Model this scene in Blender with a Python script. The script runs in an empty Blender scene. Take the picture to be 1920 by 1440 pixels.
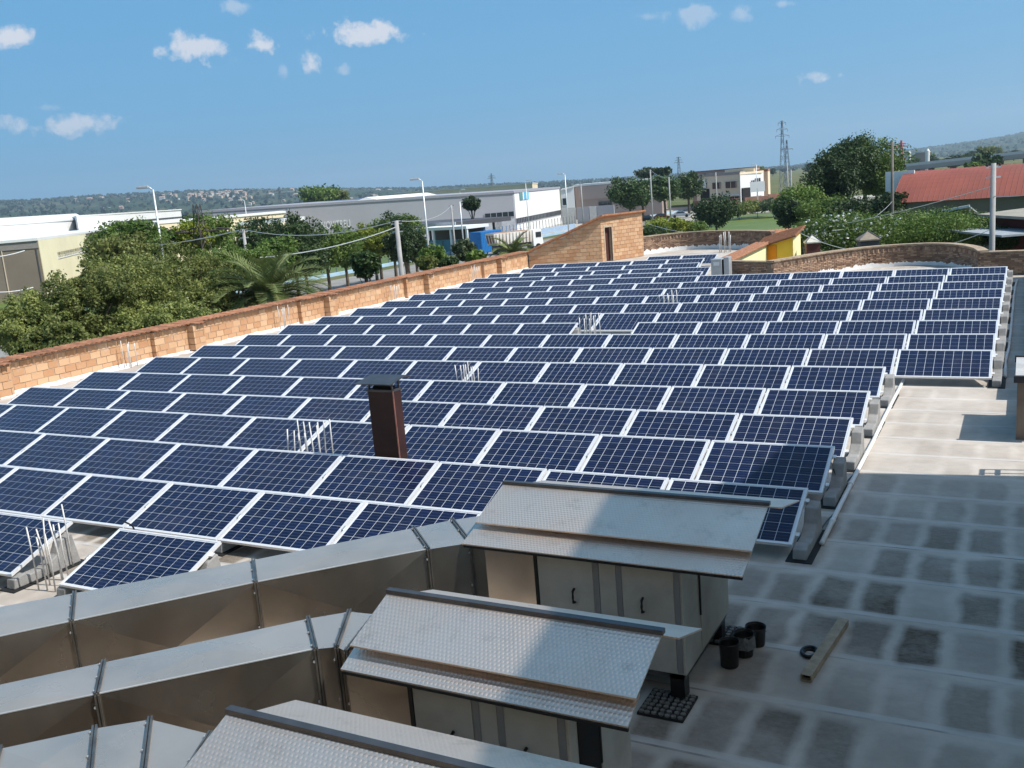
import bpy, math, random
import numpy as np
from mathutils import Vector, Matrix
random.seed(7)
RNG = np.random.default_rng(7)
R = math.radians
scene = bpy.context.scene
COL = scene.collection

# ------------------------------------------------------------------ camera (solved from the panel rows)
CAM = np.array([2.12907, -10.95404, 4.17952])
PITCH, YAW, ROLL, FOC = R(11.4315), R(28.46229), R(-4.62195), 1807.35
def _axes():
    fwd = np.array([-math.sin(YAW)*math.cos(PITCH), math.cos(YAW)*math.cos(PITCH), -math.sin(PITCH)])
    right = np.array([math.cos(YAW), math.sin(YAW), 0]); up = np.cross(right, fwd)
    cr, sr = math.cos(ROLL), math.sin(ROLL)
    return cr*right + sr*up, -sr*right + cr*up, fwd
AR, AU, AF = _axes()
cd = bpy.data.cameras.new('camera'); cam = bpy.data.objects.new('camera', cd); COL.objects.link(cam)
cd.sensor_fit = 'HORIZONTAL'; cd.sensor_width = 36; cd.lens = FOC/1920*36; cd.clip_start = 0.05; cd.clip_end = 30000
mw = Matrix.Identity(4)
for i in range(3):
    mw[i][0], mw[i][1], mw[i][2], mw[i][3] = AR[i], AU[i], -AF[i], CAM[i]
cam.matrix_world = mw
scene.camera = cam
# a sight line of the photograph (1920 x 1440) met with a level, a depth or a distance: used to survey positions
def ray(u, v): return AF + (u-960)/FOC*AR - (v-720)/FOC*AU
def hz(u, v, z=0.0): d = ray(u, v); return CAM + (z-CAM[2])/d[2]*d
def hy(u, v, y): d = ray(u, v); return CAM + (y-CAM[1])/d[1]*d
def hx(u, v, x): d = ray(u, v); return CAM + (x-CAM[0])/d[0]*d
def at(u, v, D): d = ray(u, v); return CAM + D*d/math.hypot(d[0], d[1])
def eye(u):
    a = ray(u, 0)[2]; b = ray(u, 1440)[2]; return 1440*a/(a-b)
def gx(u, D): return at(u, eye(u)+25, D)[:2]
def zat(u, v, D): return at(u, v, D)[2]

# ------------------------------------------------------------------ sky and sun
SUN_EL, SUN_AZ = 52.0, 9.0            # azimuth measured from +X towards +Y
SKY_STRENGTH, SUN_STRENGTH = 0.128, 4.3
w = bpy.data.worlds.new('World'); scene.world = w; w.use_nodes = True
nt = w.node_tree; nt.nodes.clear()
def wn(t, **k):
    n = nt.nodes.new(t)
    for a, b in k.items(): setattr(n, a, b)
    return n
out = wn('ShaderNodeOutputWorld'); bg = wn('ShaderNodeBackground'); bg.inputs[1].default_value = SKY_STRENGTH
sky = wn('ShaderNodeTexSky'); sky.sky_type = 'NISHITA'; sky.sun_disc = False
sky.sun_elevation = R(SUN_EL); sky.sun_rotation = R(90-SUN_AZ); sky.air_density = 0.7; sky.dust_density = 3.4; sky.ozone_density = 1.0; sky.altitude = 300
tc = wn('ShaderNodeTexCoord')
noi = wn('ShaderNodeTexNoise'); noi.inputs['Scale'].default_value = 34; noi.inputs['Detail'].default_value = 9; noi.inputs['Roughness'].default_value = 0.62
nt.links.new(tc.outputs['Generated'], noi.inputs['Vector'])
noc = wn('ShaderNodeMath', operation='SUBTRACT'); nt.links.new(noi.outputs['Fac'], noc.inputs[0]); noc.inputs[1].default_value = 0.5
def wmath(op, a, b=None, clamp=False):
    n = wn('ShaderNodeMath', operation=op); n.use_clamp = clamp
    for i, s in enumerate((a, b)):
        if s is None: continue
        if isinstance(s, (int, float)): n.inputs[i].default_value = s
        else: nt.links.new(s, n.inputs[i])
    return n.outputs[0]
# small fair-weather clouds: (column, row, half width, half height, density)
CLOUDS = [(25,70,48,24,1.0),(370,86,84,30,.95),(486,84,42,24,1.0),(688,64,84,25,1.0),(584,124,26,22,.9),(533,131,12,16,.35),(642,131,14,13,.4),
          (112,234,104,22,.8),(80,202,40,8,.25),(450,11,36,14,.45),(1290,24,100,20,.42),(1215,30,50,10,.3),(1470,6,30,9,.4),(1553,147,44,20,.9)]
total = None
nz = wmath('MULTIPLY', noc.outputs[0], 4.2)
for (u, v, hw, hh, dens) in CLOUDS:
    d0 = ray(u, v); L = np.linalg.norm(d0); d0 = d0/L
    rt = AR - d0*np.dot(AR, d0); rt /= np.linalg.norm(rt); up_ = np.cross(rt, d0)
    mp = wn('ShaderNodeMapping'); mp.vector_type = 'TEXTURE'; mp.inputs['Location'].default_value = tuple(d0)
    mp.inputs['Rotation'].default_value = Matrix((rt, up_, -d0)).transposed().to_euler(); mp.inputs['Scale'].default_value = (hw/(FOC*L), hh/(FOC*L), .3)
    nt.links.new(tc.outputs['Generated'], mp.inputs['Vector'])
    ln = wn('ShaderNodeVectorMath', operation='LENGTH'); nt.links.new(mp.outputs[0], ln.inputs[0])
    m = wmath('MULTIPLY', wmath('ADD', wmath('SUBTRACT', .92, ln.outputs['Value']), nz), 1.7, True)
    m = wmath('MULTIPLY', m, dens)
    total = m if total is None else wmath('MAXIMUM', total, m)
veil = wn('ShaderNodeMix', data_type='RGBA'); sz = wn('ShaderNodeSeparateXYZ'); nt.links.new(tc.outputs['Generated'], sz.inputs[0]); nt.links.new(wmath('SUBTRACT', .80, wmath('MULTIPLY', wmath('MAXIMUM', sz.outputs[2], 0.0), .45)), veil.inputs[0]); nt.links.new(sky.outputs[0], veil.inputs[6]); veil.inputs[7].default_value = (0.40, 2.26, 4.26, 1)   # summer haze, thinning towards the zenith
mix = wn('ShaderNodeMix', data_type='RGBA'); nt.links.new(total, mix.inputs['Factor']); nt.links.new(veil.outputs[2], mix.inputs[6])
mix.inputs[7].default_value = (4.3, 4.5, 5.0, 1)
nt.links.new(mix.outputs[2], bg.inputs[0]); nt.links.new(bg.outputs[0], out.inputs[0])
SUND = Vector((math.cos(R(SUN_EL))*math.cos(R(SUN_AZ)), math.cos(R(SUN_EL))*math.sin(R(SUN_AZ)), math.sin(R(SUN_EL))))
sl = bpy.data.lights.new('sun', 'SUN'); sl.energy = SUN_STRENGTH; sl.angle = R(0.53); sl.color = (1, .965, .91)
so = bpy.data.objects.new('sun', sl); COL.objects.link(so); so.rotation_euler = SUND.to_track_quat('Z', 'Y').to_euler(); so.location = (10, 0, 30)
vs = scene.view_settings; vs.view_transform = 'Standard'; vs.look = 'None'; vs.exposure = 0.42; vs.gamma = 1.0; vs.use_curve_mapping = False
scene.cycles.max_bounces = 6; scene.cycles.diffuse_bounces = 3; scene.cycles.glossy_bounces = 3; scene.cycles.transmission_bounces = 2; scene.cycles.transparent_max_bounces = 4
scene.cycles.volume_bounces = 0; scene.cycles.use_denoising = True; scene.cycles.sample_clamp_indirect = 6

# ------------------------------------------------------------------ helpers
class MB:
    def __init__(s): s.v = []; s.f = []
    def add(s, vs, fs):
        o = len(s.v); s.v += [tuple(map(float, p)) for p in vs]; s.f += [tuple(i+o for i in f) for f in fs]; return s
    def hexa(s, p):      # 8 points: bottom 4 ccw, top 4 ccw
        return s.add(p, [(3,2,1,0),(4,5,6,7),(0,1,5,4),(1,2,6,5),(2,3,7,6),(3,0,4,7)])
    def box(s, x0, x1, y0, y1, z0, z1):
        return s.hexa([(x0,y0,z0),(x1,y0,z0),(x1,y1,z0),(x0,y1,z0),(x0,y0,z1),(x1,y0,z1),(x1,y1,z1),(x0,y1,z1)])
    def obox(s, c, ax, hx_, ay, hy_, az, hz_):
        c, ax, ay, az = map(np.array, (c, ax, ay, az)); p = []
        for k in (-1, 1):
            for i, j in ((-1,-1),(1,-1),(1,1),(-1,1)): p.append(c + ax*hx_*i + ay*hy_*j + az*hz_*k)
        return s.hexa(p)
    def prism(s, poly, z0, z1):
        n = len(poly)
        za = z0 if hasattr(z0, '__len__') else [z0]*n; zb = z1 if hasattr(z1, '__len__') else [z1]*n
        return s.add([(p[0],p[1],a) for p, a in zip(poly, za)] + [(p[0],p[1],b) for p, b in zip(poly, zb)],
                     [tuple(range(n-1,-1,-1)), tuple(range(n,2*n))] + [(i,(i+1)%n,n+(i+1)%n,n+i) for i in range(n)])
    def extr(s, prof, a, b, axis):   # profile of 2D points extruded along an axis between a and b
        n = len(prof)
        def P(p, t): return {'x': (t,p[0],p[1]), 'y': (p[0],t,p[1])}[axis]
        return s.add([P(p,a) for p in prof]+[P(p,b) for p in prof], [tuple(range(n)), tuple(range(2*n-1,n-1,-1))]+[(i,n+i,n+(i+1)%n,(i+1)%n) for i in range(n)])
    def tube(s, pts, r, n=8, caps=True):
        pts = [np.array(p, float) for p in pts]; rs = r if hasattr(r, '__len__') else [r]*len(pts); o = len(s.v)
        for i, p in enumerate(pts):
            t = pts[min(i+1,len(pts)-1)] - pts[max(i-1,0)]; t /= (np.linalg.norm(t)+1e-9)
            a = np.cross(t, (0,0,1) if abs(t[2]) < .9 else (1,0,0)); a /= np.linalg.norm(a); b = np.cross(t, a)
            for k in range(n):
                q = 2*math.pi*k/n; s.v.append(tuple(p + rs[i]*(math.cos(q)*a + math.sin(q)*b)))
        for i in range(len(pts)-1):
            for k in range(n): s.f.append((o+i*n+k, o+i*n+(k+1)%n, o+(i+1)*n+(k+1)%n, o+(i+1)*n+k))
        if caps: s.f.append(tuple(o+k for k in range(n-1,-1,-1))); s.f.append(tuple(o+(len(pts)-1)*n+k for k in range(n)))
        return s
    def lathe(s, prof, c, n=16):
        o = len(s.v)
        for r_, z in prof:
            for k in range(n): q = 2*math.pi*k/n; s.v.append((c[0]+r_*math.cos(q), c[1]+r_*math.sin(q), c[2]+z))
        for i in range(len(prof)-1):
            for k in range(n): s.f.append((o+i*n+k, o+i*n+(k+1)%n, o+(i+1)*n+(k+1)%n, o+(i+1)*n+k))
        return s
    def build(s, name, m, parent=None, world=True, smooth=False, bevel=0):
        me = bpy.data.meshes.new(name); v = s.v
        if parent is not None and world:
            l = parent.get('_w', tuple(parent.location)); v = [(a-l[0], b-l[1], c-l[2]) for a, b, c in v]
        me.from_pydata(v, [], s.f); me.materials.append(m); me.update()
        if smooth: me.polygons.foreach_set('use_smooth', [True]*len(me.polygons))
        o = bpy.data.objects.new(name, me); COL.objects.link(o)
        if parent is not None: o.parent = parent; o['_w'] = parent.get('_w', tuple(parent.location))
        if bevel:
            b = o.modifiers.new('bevel', 'BEVEL'); b.width = bevel; b.segments = 2; b.limit_method = 'ANGLE'
        return o
def tag(o, label=None, cat=None, group=None, kind=None):
    if label: o['label'] = label
    if cat: o['category'] = cat
    if group: o['group'] = group
    if kind: o['kind'] = kind
    return o
def thing(name, label, cat, loc=(0,0,0), group=None, rot=(0,0,0)):
    o = bpy.data.objects.new(name, None); COL.objects.link(o); o.location = tuple(map(float, loc)); o.rotation_euler = rot; o.empty_display_size = .2
    o['_w'] = tuple(map(float, loc))
    return tag(o, label, cat, group)
def inst(me, name, parent=None, loc=(0,0,0), rot=(0,0,0), scale=None):
    o = bpy.data.objects.new(name, me); COL.objects.link(o); o.location = tuple(map(float, loc)); o.rotation_euler = rot
    if scale is not None: o.scale = scale
    if parent is not None: o.parent = parent
    return o
def copy_tree(o, parent=None):
    c = o.copy(); COL.objects.link(c); c.parent = parent
    for ch in list(o.children): copy_tree(ch, c)
    return c
def qmesh(name, V, m):     # array (n,4,3) of loose quads
    n = len(V); me = bpy.data.meshes.new(name); me.vertices.add(4*n); me.vertices.foreach_set('co', np.asarray(V, np.float32).ravel())
    me.loops.add(4*n); me.loops.foreach_set('vertex_index', np.arange(4*n, dtype=np.int32)); me.polygons.add(n)
    me.polygons.foreach_set('loop_start', np.arange(0, 4*n, 4, dtype=np.int32)); me.update(calc_edges=True); me.validate(); me.materials.append(m); return me
ORD = 'first second third fourth fifth sixth seventh eighth ninth tenth eleventh twelfth thirteenth fourteenth fifteenth sixteenth seventeenth eighteenth nineteenth twentieth twenty-first twenty-second'.split()

# ------------------------------------------------------------------ materials
MATS = {}
class NT:
    def __init__(s, name):
        s.m = bpy.data.materials.new(name); s.m.use_nodes = True; s.t = s.m.node_tree; s.p = s.t.nodes['Principled BSDF']; s.out = s.t.nodes['Material Output']
    def n(s, t, **k):
        x = s.t.nodes.new(t)
        for a, b in k.items(): setattr(x, a, b)
        return x
    def l(s, a, b): s.t.links.new(a, b)
    def math(s, op, a, b=None, c=None, clamp=False):
        x = s.n('ShaderNodeMath', operation=op); x.use_clamp = clamp
        for i, q in enumerate((a, b, c)):
            if q is None: continue
            if isinstance(q, (int, float)): x.inputs[i].default_value = q
            else: s.l(q, x.inputs[i])
        return x.outputs[0]
    def pos(s): return s.n('ShaderNodeNewGeometry').outputs['Position']
    def noise(s, vec, scale, detail=4, rough=.55):
        x = s.n('ShaderNodeTexNoise'); x.inputs['Scale'].default_value = scale; x.inputs['Detail'].default_value = detail; x.inputs['Roughness'].default_value = rough
        if vec is not None: s.l(vec, x.inputs['Vector'])
        return x.outputs['Fac']
    def ramp(s, f, stops):
        x = s.n('ShaderNodeValToRGB'); s.l(f, x.inputs[0]); e = x.color_ramp.elements
        while len(e) < len(stops): e.new(.5)
        for i, (p, c) in enumerate(stops): e[i].position = p; e[i].color = (c[0], c[1], c[2], 1) if hasattr(c, '__len__') else (c, c, c, 1)
        return x.outputs[0]
    def mix(s, f, a, b, blend='MIX'):
        x = s.n('ShaderNodeMix', data_type='RGBA', blend_type=blend)
        for i, q in ((0, f), (6, a), (7, b)):
            if isinstance(q, (int, float)): x.inputs[i].default_value = q
            elif isinstance(q, tuple): x.inputs[i].default_value = (*q, 1) if len(q) == 3 else q
            else: s.l(q, x.inputs[i])
        return x.outputs[2]
    def map(s, vec, scale=(1,1,1), loc=(0,0,0)):
        x = s.n('ShaderNodeMapping'); x.inputs['Scale'].default_value = scale; x.inputs['Location'].default_value = loc; s.l(vec, x.inputs['Vector']); return x.outputs[0]
    def bump(s, h, strength=.3, dist=.01):
        x = s.n('ShaderNodeBump'); x.inputs['Strength'].default_value = strength; x.inputs['Distance'].default_value = dist; s.l(h, x.inputs['Height']); s.l(x.outputs[0], s.p.inputs['Normal'])
    def set(s, **k):
        for a, b in k.items():
            i = s.p.inputs[a.replace('_', ' ')]
            if isinstance(b, (int, float)): i.default_value = b
            elif isinstance(b, tuple): i.default_value = (*b, 1) if len(b) == 3 else b
            else: s.l(b, i)
def M(name, col, rough=.6, metal=0.0, var=.12, vs=3.0, bump=0.0, bs=40.0, obj=0.0, spec=.4, dirt=None):
    if name in MATS: return MATS[name]
    t = NT(name); P = t.pos()
    f = t.noise(P, vs, 5, .6)
    lo = tuple(c*(1-var*1.6) for c in col); hi = tuple(min(1, c*(1+var*1.6)) for c in col)
    c = t.ramp(f, [(.3, lo), (.7, hi)])
    if dirt: c = t.mix(t.ramp(t.noise(P, vs*.37, 6, .65), [(.45, 0), (.72, .8)]), c, dirt)
    if obj:
        oi = t.n('ShaderNodeObjectInfo'); k = t.math('ADD', t.math('MULTIPLY', oi.outputs['Random'], 2*obj), 1-obj)
        x = t.n('ShaderNodeVectorMath', operation='SCALE'); t.l(c, x.inputs[0]); t.l(k, x.inputs['Scale']); c = x.outputs[0]
    t.set(Base_Color=c, Roughness=rough, Metallic=metal); t.p.inputs['Specular IOR Level'].default_value = spec
    if bump: t.bump(t.noise(P, bs, 4), bump, .02)
    MATS[name] = t.m; return t.m
def leafmat(name, c0, c1, scale=.6, trans=.25, obj=.2):
    t = NT(name); P = t.pos(); f = t.noise(P, scale, 3); g = t.noise(P, scale*9, 2)
    c = t.ramp(t.math('ADD', t.math('MULTIPLY', f, .6), t.math('MULTIPLY', g, .4)), [(.36, c0), (.64, c1)])
    oi = t.n('ShaderNodeObjectInfo'); k = t.math('ADD', t.math('MULTIPLY', oi.outputs['Random'], 2*obj), 1-obj)
    x = t.n('ShaderNodeVectorMath', operation='SCALE'); t.l(c, x.inputs[0]); t.l(k, x.inputs['Scale'])
    t.set(Base_Color=x.outputs[0], Roughness=.55); t.p.inputs['Specular IOR Level'].default_value = .3
    tr = t.n('ShaderNodeBsdfTranslucent'); t.l(x.outputs[0], tr.inputs[0]); ms = t.n('ShaderNodeMixShader'); ms.inputs[0].default_value = trans
    t.l(t.p.outputs[0], ms.inputs[1]); t.l(tr.outputs[0], ms.inputs[2]); t.l(ms.outputs[0], t.out.inputs[0]); MATS[name] = t.m; return t.m
def mat_deck():
    t = NT('roof_membrane'); P = t.pos(); sep = t.n('ShaderNodeSeparateXYZ')
    dn = t.n('ShaderNodeTexNoise'); dn.inputs['Scale'].default_value = 2.4; dn.inputs['Detail'].default_value = 5; t.l(P, dn.inputs['Vector'])
    dv = t.n('ShaderNodeVectorMath', operation='MULTIPLY_ADD'); t.l(dn.outputs['Color'], dv.inputs[0]); dv.inputs[1].default_value = (.17,.22,0); t.l(P, dv.inputs[2])
    t.l(dv.outputs[0], sep.inputs[0]); X, Y = sep.outputs[0], sep.outputs[1]
    cx = t.math('DIVIDE', t.math('SUBTRACT', X, .40), .435); cy = t.math('DIVIDE', t.math('ADD', Y, 2.0), .9)
    fx = t.math('FRACT', cx); fy = t.math('FRACT', cy)
    cb = t.n('ShaderNodeCombineXYZ'); t.l(t.math('FLOOR', cx), cb.inputs[0]); t.l(t.math('FLOOR', cy), cb.inputs[1])
    wn_ = t.n('ShaderNodeTexWhiteNoise', noise_dimensions='2D'); t.l(cb.outputs[0], wn_.inputs['Vector'])
    def edge(f, w_):
        e = t.math('SUBTRACT', .5, t.math('ABSOLUTE', t.math('SUBTRACT', f, .5)))
        return t.math('DIVIDE', t.math('SUBTRACT', e, .04), w_, clamp=True)
    mask = t.math('MULTIPLY', edge(fx, .17), edge(fy, .12))
    inten = t.ramp(wn_.outputs['Value'], [(.02, .12), (.5, .68), (.95, 1)])
    cloud = t.ramp(t.noise(P, 1.1, 6, .65), [(.28, .45), (.56, 1)])
    fine = t.ramp(t.noise(t.map(P, (3, 5, 1)), 5, 8, .75), [(.3, .72), (.62, 1)])
    st = t.math('MULTIPLY', t.math('MULTIPLY', mask, inten), t.math('MULTIPLY', cloud, fine))
    s0 = t.n('ShaderNodeSeparateXYZ'); t.l(P, s0.inputs[0])
    fall = t.ramp(t.math('MULTIPLY', t.math('ADD', s0.outputs[1], 5.0), .1), [(.33, 1.0), (.58, .60), (.82, .20)])
    st = t.math('MULTIPLY', st, fall, clamp=True)
    base = t.ramp(t.noise(P, .8, 7, .65), [(.28, (.345,.30,.253)), (.72, (.575,.515,.45))])
    base = t.mix(t.ramp(t.noise(t.map(P, (1, 3, 1)), 2.3, 8, .7), [(.5, 0), (.8, .5)]), base, (.33,.31,.28))
    rusty = t.mix(t.noise(P, 1.7, 4), (.050,.035,.023), (.115,.078,.042))
    c = t.mix(t.math('MULTIPLY', st, 1.02, clamp=True), base, rusty)
    # lapped sheet edges
    sy = t.math('FRACT', t.math('DIVIDE', t.math('ADD', s0.outputs[1], 2.1), .9))
    sp = t.math('LESS_THAN', sy, .028); lap = t.math('LESS_THAN', t.math('ABSOLUTE', t.math('SUBTRACT', sy, .06)), .05)
    c = t.mix(t.math('MULTIPLY', lap, t.math('MULTIPLY', t.noise(P, 1.3, 4), .5)), c, (.62,.63,.63)); c = t.mix(t.math('MULTIPLY', sp, t.ramp(t.noise(P, 1.4, 5), [(.45, 0), (.7, .8)])), c, (.12,.105,.09))
    t.set(Base_Color=c, Roughness=.72); t.p.inputs['Specular IOR Level'].default_value = .3
    t.bump(t.math('ADD', t.noise(P, 30, 5), t.math('MULTIPLY', sy, .6)), .22, .006); return t.m
def mat_cell(name):
    t = NT(name); uv = t.n('ShaderNodeUVMap'); uv.uv_map = 'UVMap'; s = t.n('ShaderNodeSeparateXYZ'); t.l(uv.outputs[0], s.inputs[0])
    fy = t.math('FRACT', s.outputs[1])
    def line(c_): return t.math('LESS_THAN', t.math('ABSOLUTE', t.math('SUBTRACT', fy, c_)), .022)
    bus = t.math('ADD', line(.32), line(.68))
    vo = t.n('ShaderNodeTexVoronoi'); vo.inputs['Scale'].default_value = 46; t.l(t.pos(), vo.inputs['Vector'])
    oi = t.n('ShaderNodeObjectInfo')
    fl = t.n('ShaderNodeVectorMath', operation='FLOOR'); t.l(uv.outputs[0], fl.inputs[0])
    ad = t.n('ShaderNodeVectorMath', operation='ADD'); t.l(fl.outputs[0], ad.inputs[0]); t.l(oi.outputs['Random'], ad.inputs[1])
    wz = t.n('ShaderNodeTexWhiteNoise', noise_dimensions='3D'); t.l(ad.outputs[0], wz.inputs['Vector'])
    k = t.math('ADD', t.math('MULTIPLY', vo.outputs['Color'], .35), t.math('MULTIPLY', wz.outputs['Value'], .65))
    c = t.ramp(k, [(.1, (.0028,.0055,.022)), (.9, (.0058,.0130,.052))])
    c = t.mix(t.math('MULTIPLY', oi.outputs['Random'], .5), c, (.0060,.0075,.026))
    c = t.mix(t.math('MULTIPLY', t.ramp(t.noise(t.pos(), 1.7, 6, .7), [(.5, 0), (.8, 1)]), .10), c, (.20,.18,.16))
    c = t.mix(t.math('MULTIPLY', bus, .45), c, (.08,.10,.19))
    t.set(Base_Color=c, Roughness=.32); t.p.inputs['Specular IOR Level'].default_value = .22
    t.p.inputs['Coat Weight'].default_value = .22; t.p.inputs['Coat Roughness'].default_value = .06; t.p.inputs['Coat IOR'].default_value = 1.32
    return t.m
def mat_tread():
    t = NT('embossed_aluminium'); P = t.pos(); s = t.n('ShaderNodeSeparateXYZ'); t.l(P, s.inputs[0])
    y = t.math('DIVIDE', t.math('SUBTRACT', s.outputs[1], t.math('MULTIPLY', s.outputs[2], .6)), .023); row = t.math('FLOOR', y); fy = t.math('SUBTRACT', t.math('FRACT', y), .5)
    x = t.math('ADD', t.math('DIVIDE', s.outputs[0], .030), t.math('MULTIPLY', row, .5)); fx = t.math('SUBTRACT', t.math('FRACT', x), .5)
    q = t.math('ADD', t.math('MULTIPLY', t.math('MULTIPLY', fx, fx), 4.2), t.math('MULTIPLY', t.math('MULTIPLY', t.math('ADD', fy, .1), t.math('ADD', fy, .1)), 6.5))
    h = t.math('SUBTRACT', 1, q, clamp=True)
    d = t.noise(P, 1.3, 6, .65)
    c = t.ramp(d, [(.3, (.76,.615,.505)), (.7, (.93,.765,.635))])
    c = t.mix(t.ramp(t.noise(P, 5, 6, .7), [(.55, 0), (.8, .5)]), c, (.30,.27,.22))
    t.set(Base_Color=c, Metallic=.86, Roughness=t.ramp(d, [(.3, .46), (.7, .34)])); t.bump(h, .45, .005); return t.m
def mat_steel():
    t = NT('stainless_duct'); P = t.pos()
    c = t.ramp(t.noise(P, .9, 5, .6), [(.3, (.46,.405,.345)), (.7, (.62,.555,.48))])
    c = t.mix(t.ramp(t.noise(P, 3, 8, .7), [(.5, 0), (.9, .45)]), c, (.26,.22,.17))
    sn = t.n('ShaderNodeSeparateXYZ'); t.l(t.n('ShaderNodeNewGeometry').outputs['True Normal'], sn.inputs[0])
    film = t.math('MULTIPLY', t.math('GREATER_THAN', sn.outputs[2], .7), t.ramp(t.noise(t.map(P, (1, 1, 1)), 1.2, 6, .6), [(.25, .35), (.75, .75)]))   # dust-grey film on level sheets, put into the colour to mute sky reflection
    c = t.mix(film, c, (.40,.375,.345))
    t.set(Base_Color=c, Metallic=t.math('SUBTRACT', .95, t.math('MULTIPLY', film, .62)), Roughness=t.math('ADD', t.ramp(t.noise(P, 1.6, 4, .5), [(.3, .15), (.7, .30)]), t.math('MULTIPLY', film, .12)))
    t.bump(t.noise(P, 1.1, 1), .10, .05); return t.m
def mat_block(name, c0, c1, rough=.85):
    t = NT(name); P = t.pos(); oi = t.n('ShaderNodeObjectInfo')
    rr = t.math('FRACT', t.math('ADD', oi.outputs['Random'], t.n('ShaderNodeNewGeometry').outputs['Random Per Island']))
    k = t.math('ADD', t.math('MULTIPLY', rr, .7), t.math('MULTIPLY', t.noise(P, 3.1, 5), .3))
    c = t.ramp(k, [(.1, c0), (.9, c1)])
    c = t.mix(t.ramp(t.noise(P, 2.6, 7, .7), [(.58, 0), (.74, .75)]), c, (.50,.42,.36))
    t.set(Base_Color=c, Roughness=rough); t.bump(t.noise(P, 60, 4), .3, .01); return t.m
def mat_hills():
    t = NT('wooded_hillside'); P = t.pos()
    f = t.noise(P, .0022, 8, .68); g = t.noise(P, .012, 6, .7)
    c = t.ramp(g, [(.34, (.020,.034,.018)), (.55, (.030,.050,.024)), (.72, (.060,.072,.036))])
    c = t.mix(t.ramp(f, [(.53, 0), (.62, .75)]), c, (.16,.14,.085))
    t.set(Base_Color=c, Roughness=.95); t.p.inputs['Specular IOR Level'].default_value = .1; return t.m
def mat_ground():
    t = NT('grass_ground'); P = t.pos()
    c = t.ramp(t.noise(P, .06, 8, .65), [(.3, (.045,.070,.020)), (.5, (.085,.115,.035)), (.68, (.16,.14,.08))])
    c = t.mix(t.ramp(t.noise(P, .0016, 5, .6), [(.40, .25), (.58, .85)]), c, (.15,.135,.075))
    t.set(Base_Color=c, Roughness=.95); t.bump(t.noise(P, 3, 6), .5, .1); t.p.inputs['Specular IOR Level'].default_value = .1; return t.m
deck_m = mat_deck(); cell_m = mat_cell('solar_cell'); tread_m = mat_tread(); steel_m = mat_steel()
clay_m = mat_block('hollow_clay_block', (.435,.222,.108), (.585,.375,.218)); brown_m = mat_block('old_brown_brick', (.13,.070,.045), (.44,.29,.19))
alu_m = M('panel_aluminium', (.72,.72,.72), .38, .25, .03); back_m = M('white_backsheet', (.60,.64,.70), .3, 0, .02)
conc_m = M('cast_concrete', (.27,.265,.255), .88, 0, .12, 6, .35, 60, obj=.06); rubber_m = M('black_rubber', (.012,.012,.012), .7, 0, .1)
white_m = M('white_paint', (.74,.74,.72), .6, 0, .05, 4); mortar_m = M('lime_mortar', (.47,.38,.28), .9, 0, .14, 5, .3, 50); tile_m = M('terracotta_tile', (.30,.135,.07), .8, 0, .2, 7, .2, 40, obj=.25)
rebar_m = M('pale_rebar', (.55,.54,.52), .55, .3, .15, 20); pvc_m = M('grey_pvc', (.66,.66,.64), .5, 0, .05); dkbrown_m = M('dark_brown_steel', (.030,.009,.009), .45, .1, .12, 4, dirt=(.06,.024,.018))
grey_m = M('dark_grey_metal', (.10,.10,.105), .42, .7, .12, 6); ivory_m = M('ivory_sheet', (.44,.42,.37), .5, .05, .08, 2.5, dirt=(.24,.21,.17)); ivory2_m = M('ivory_profile', (.25,.25,.25), .45, .3, .06)
black_m = M('black_plastic', (.01,.01,.011), .4, 0, .1); wood_m = M('weathered_timber', (.34,.27,.19), .8, 0, .16, 9, .3, 60); plaster_m = M('beige_plaster', (.68,.57,.41), .9, 0, .06, .7)
galv_m = M('galvanised_grey', (.50,.51,.51), .45, .5, .07, 3); dark_m = M('dark_opening', (.012,.010,.010), .9, 0, .1); rust_m = M('dark_red_door', (.075,.022,.015), .7, 0, .15)
glass_m = M('window_glass', (.025,.032,.04), .08, 0, .1, spec=.6); asph_m = M('asphalt', (.23,.22,.20), .92, 0, .12, .5, .3, 20); pave_m = M('pale_pavement', (.36,.34,.30), .9, 0, .1, .6)
film_m = M('clear_plastic_film', (.14,.145,.15), .12, 0, .2, 12, spec=.8)

# ------------------------------------------------------------------ ground, hills, roof deck
GZ = -5.0
ground_m = mat_ground()
b = MB(); N = 12; S = 9000.0
xs = np.linspace(-S, S, N+1)
for i in range(N+1):
    for j in range(N+1): b.v.append((xs[i], xs[j]+3000, GZ))
for i in range(N):
    for j in range(N): b.f.append((i*(N+1)+j, (i+1)*(N+1)+j, (i+1)*(N+1)+j+1, i*(N+1)+j+1))
tag(b.build('ground', ground_m), 'flat green and dry ground reaching to the hills', None, None, 'structure')

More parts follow.
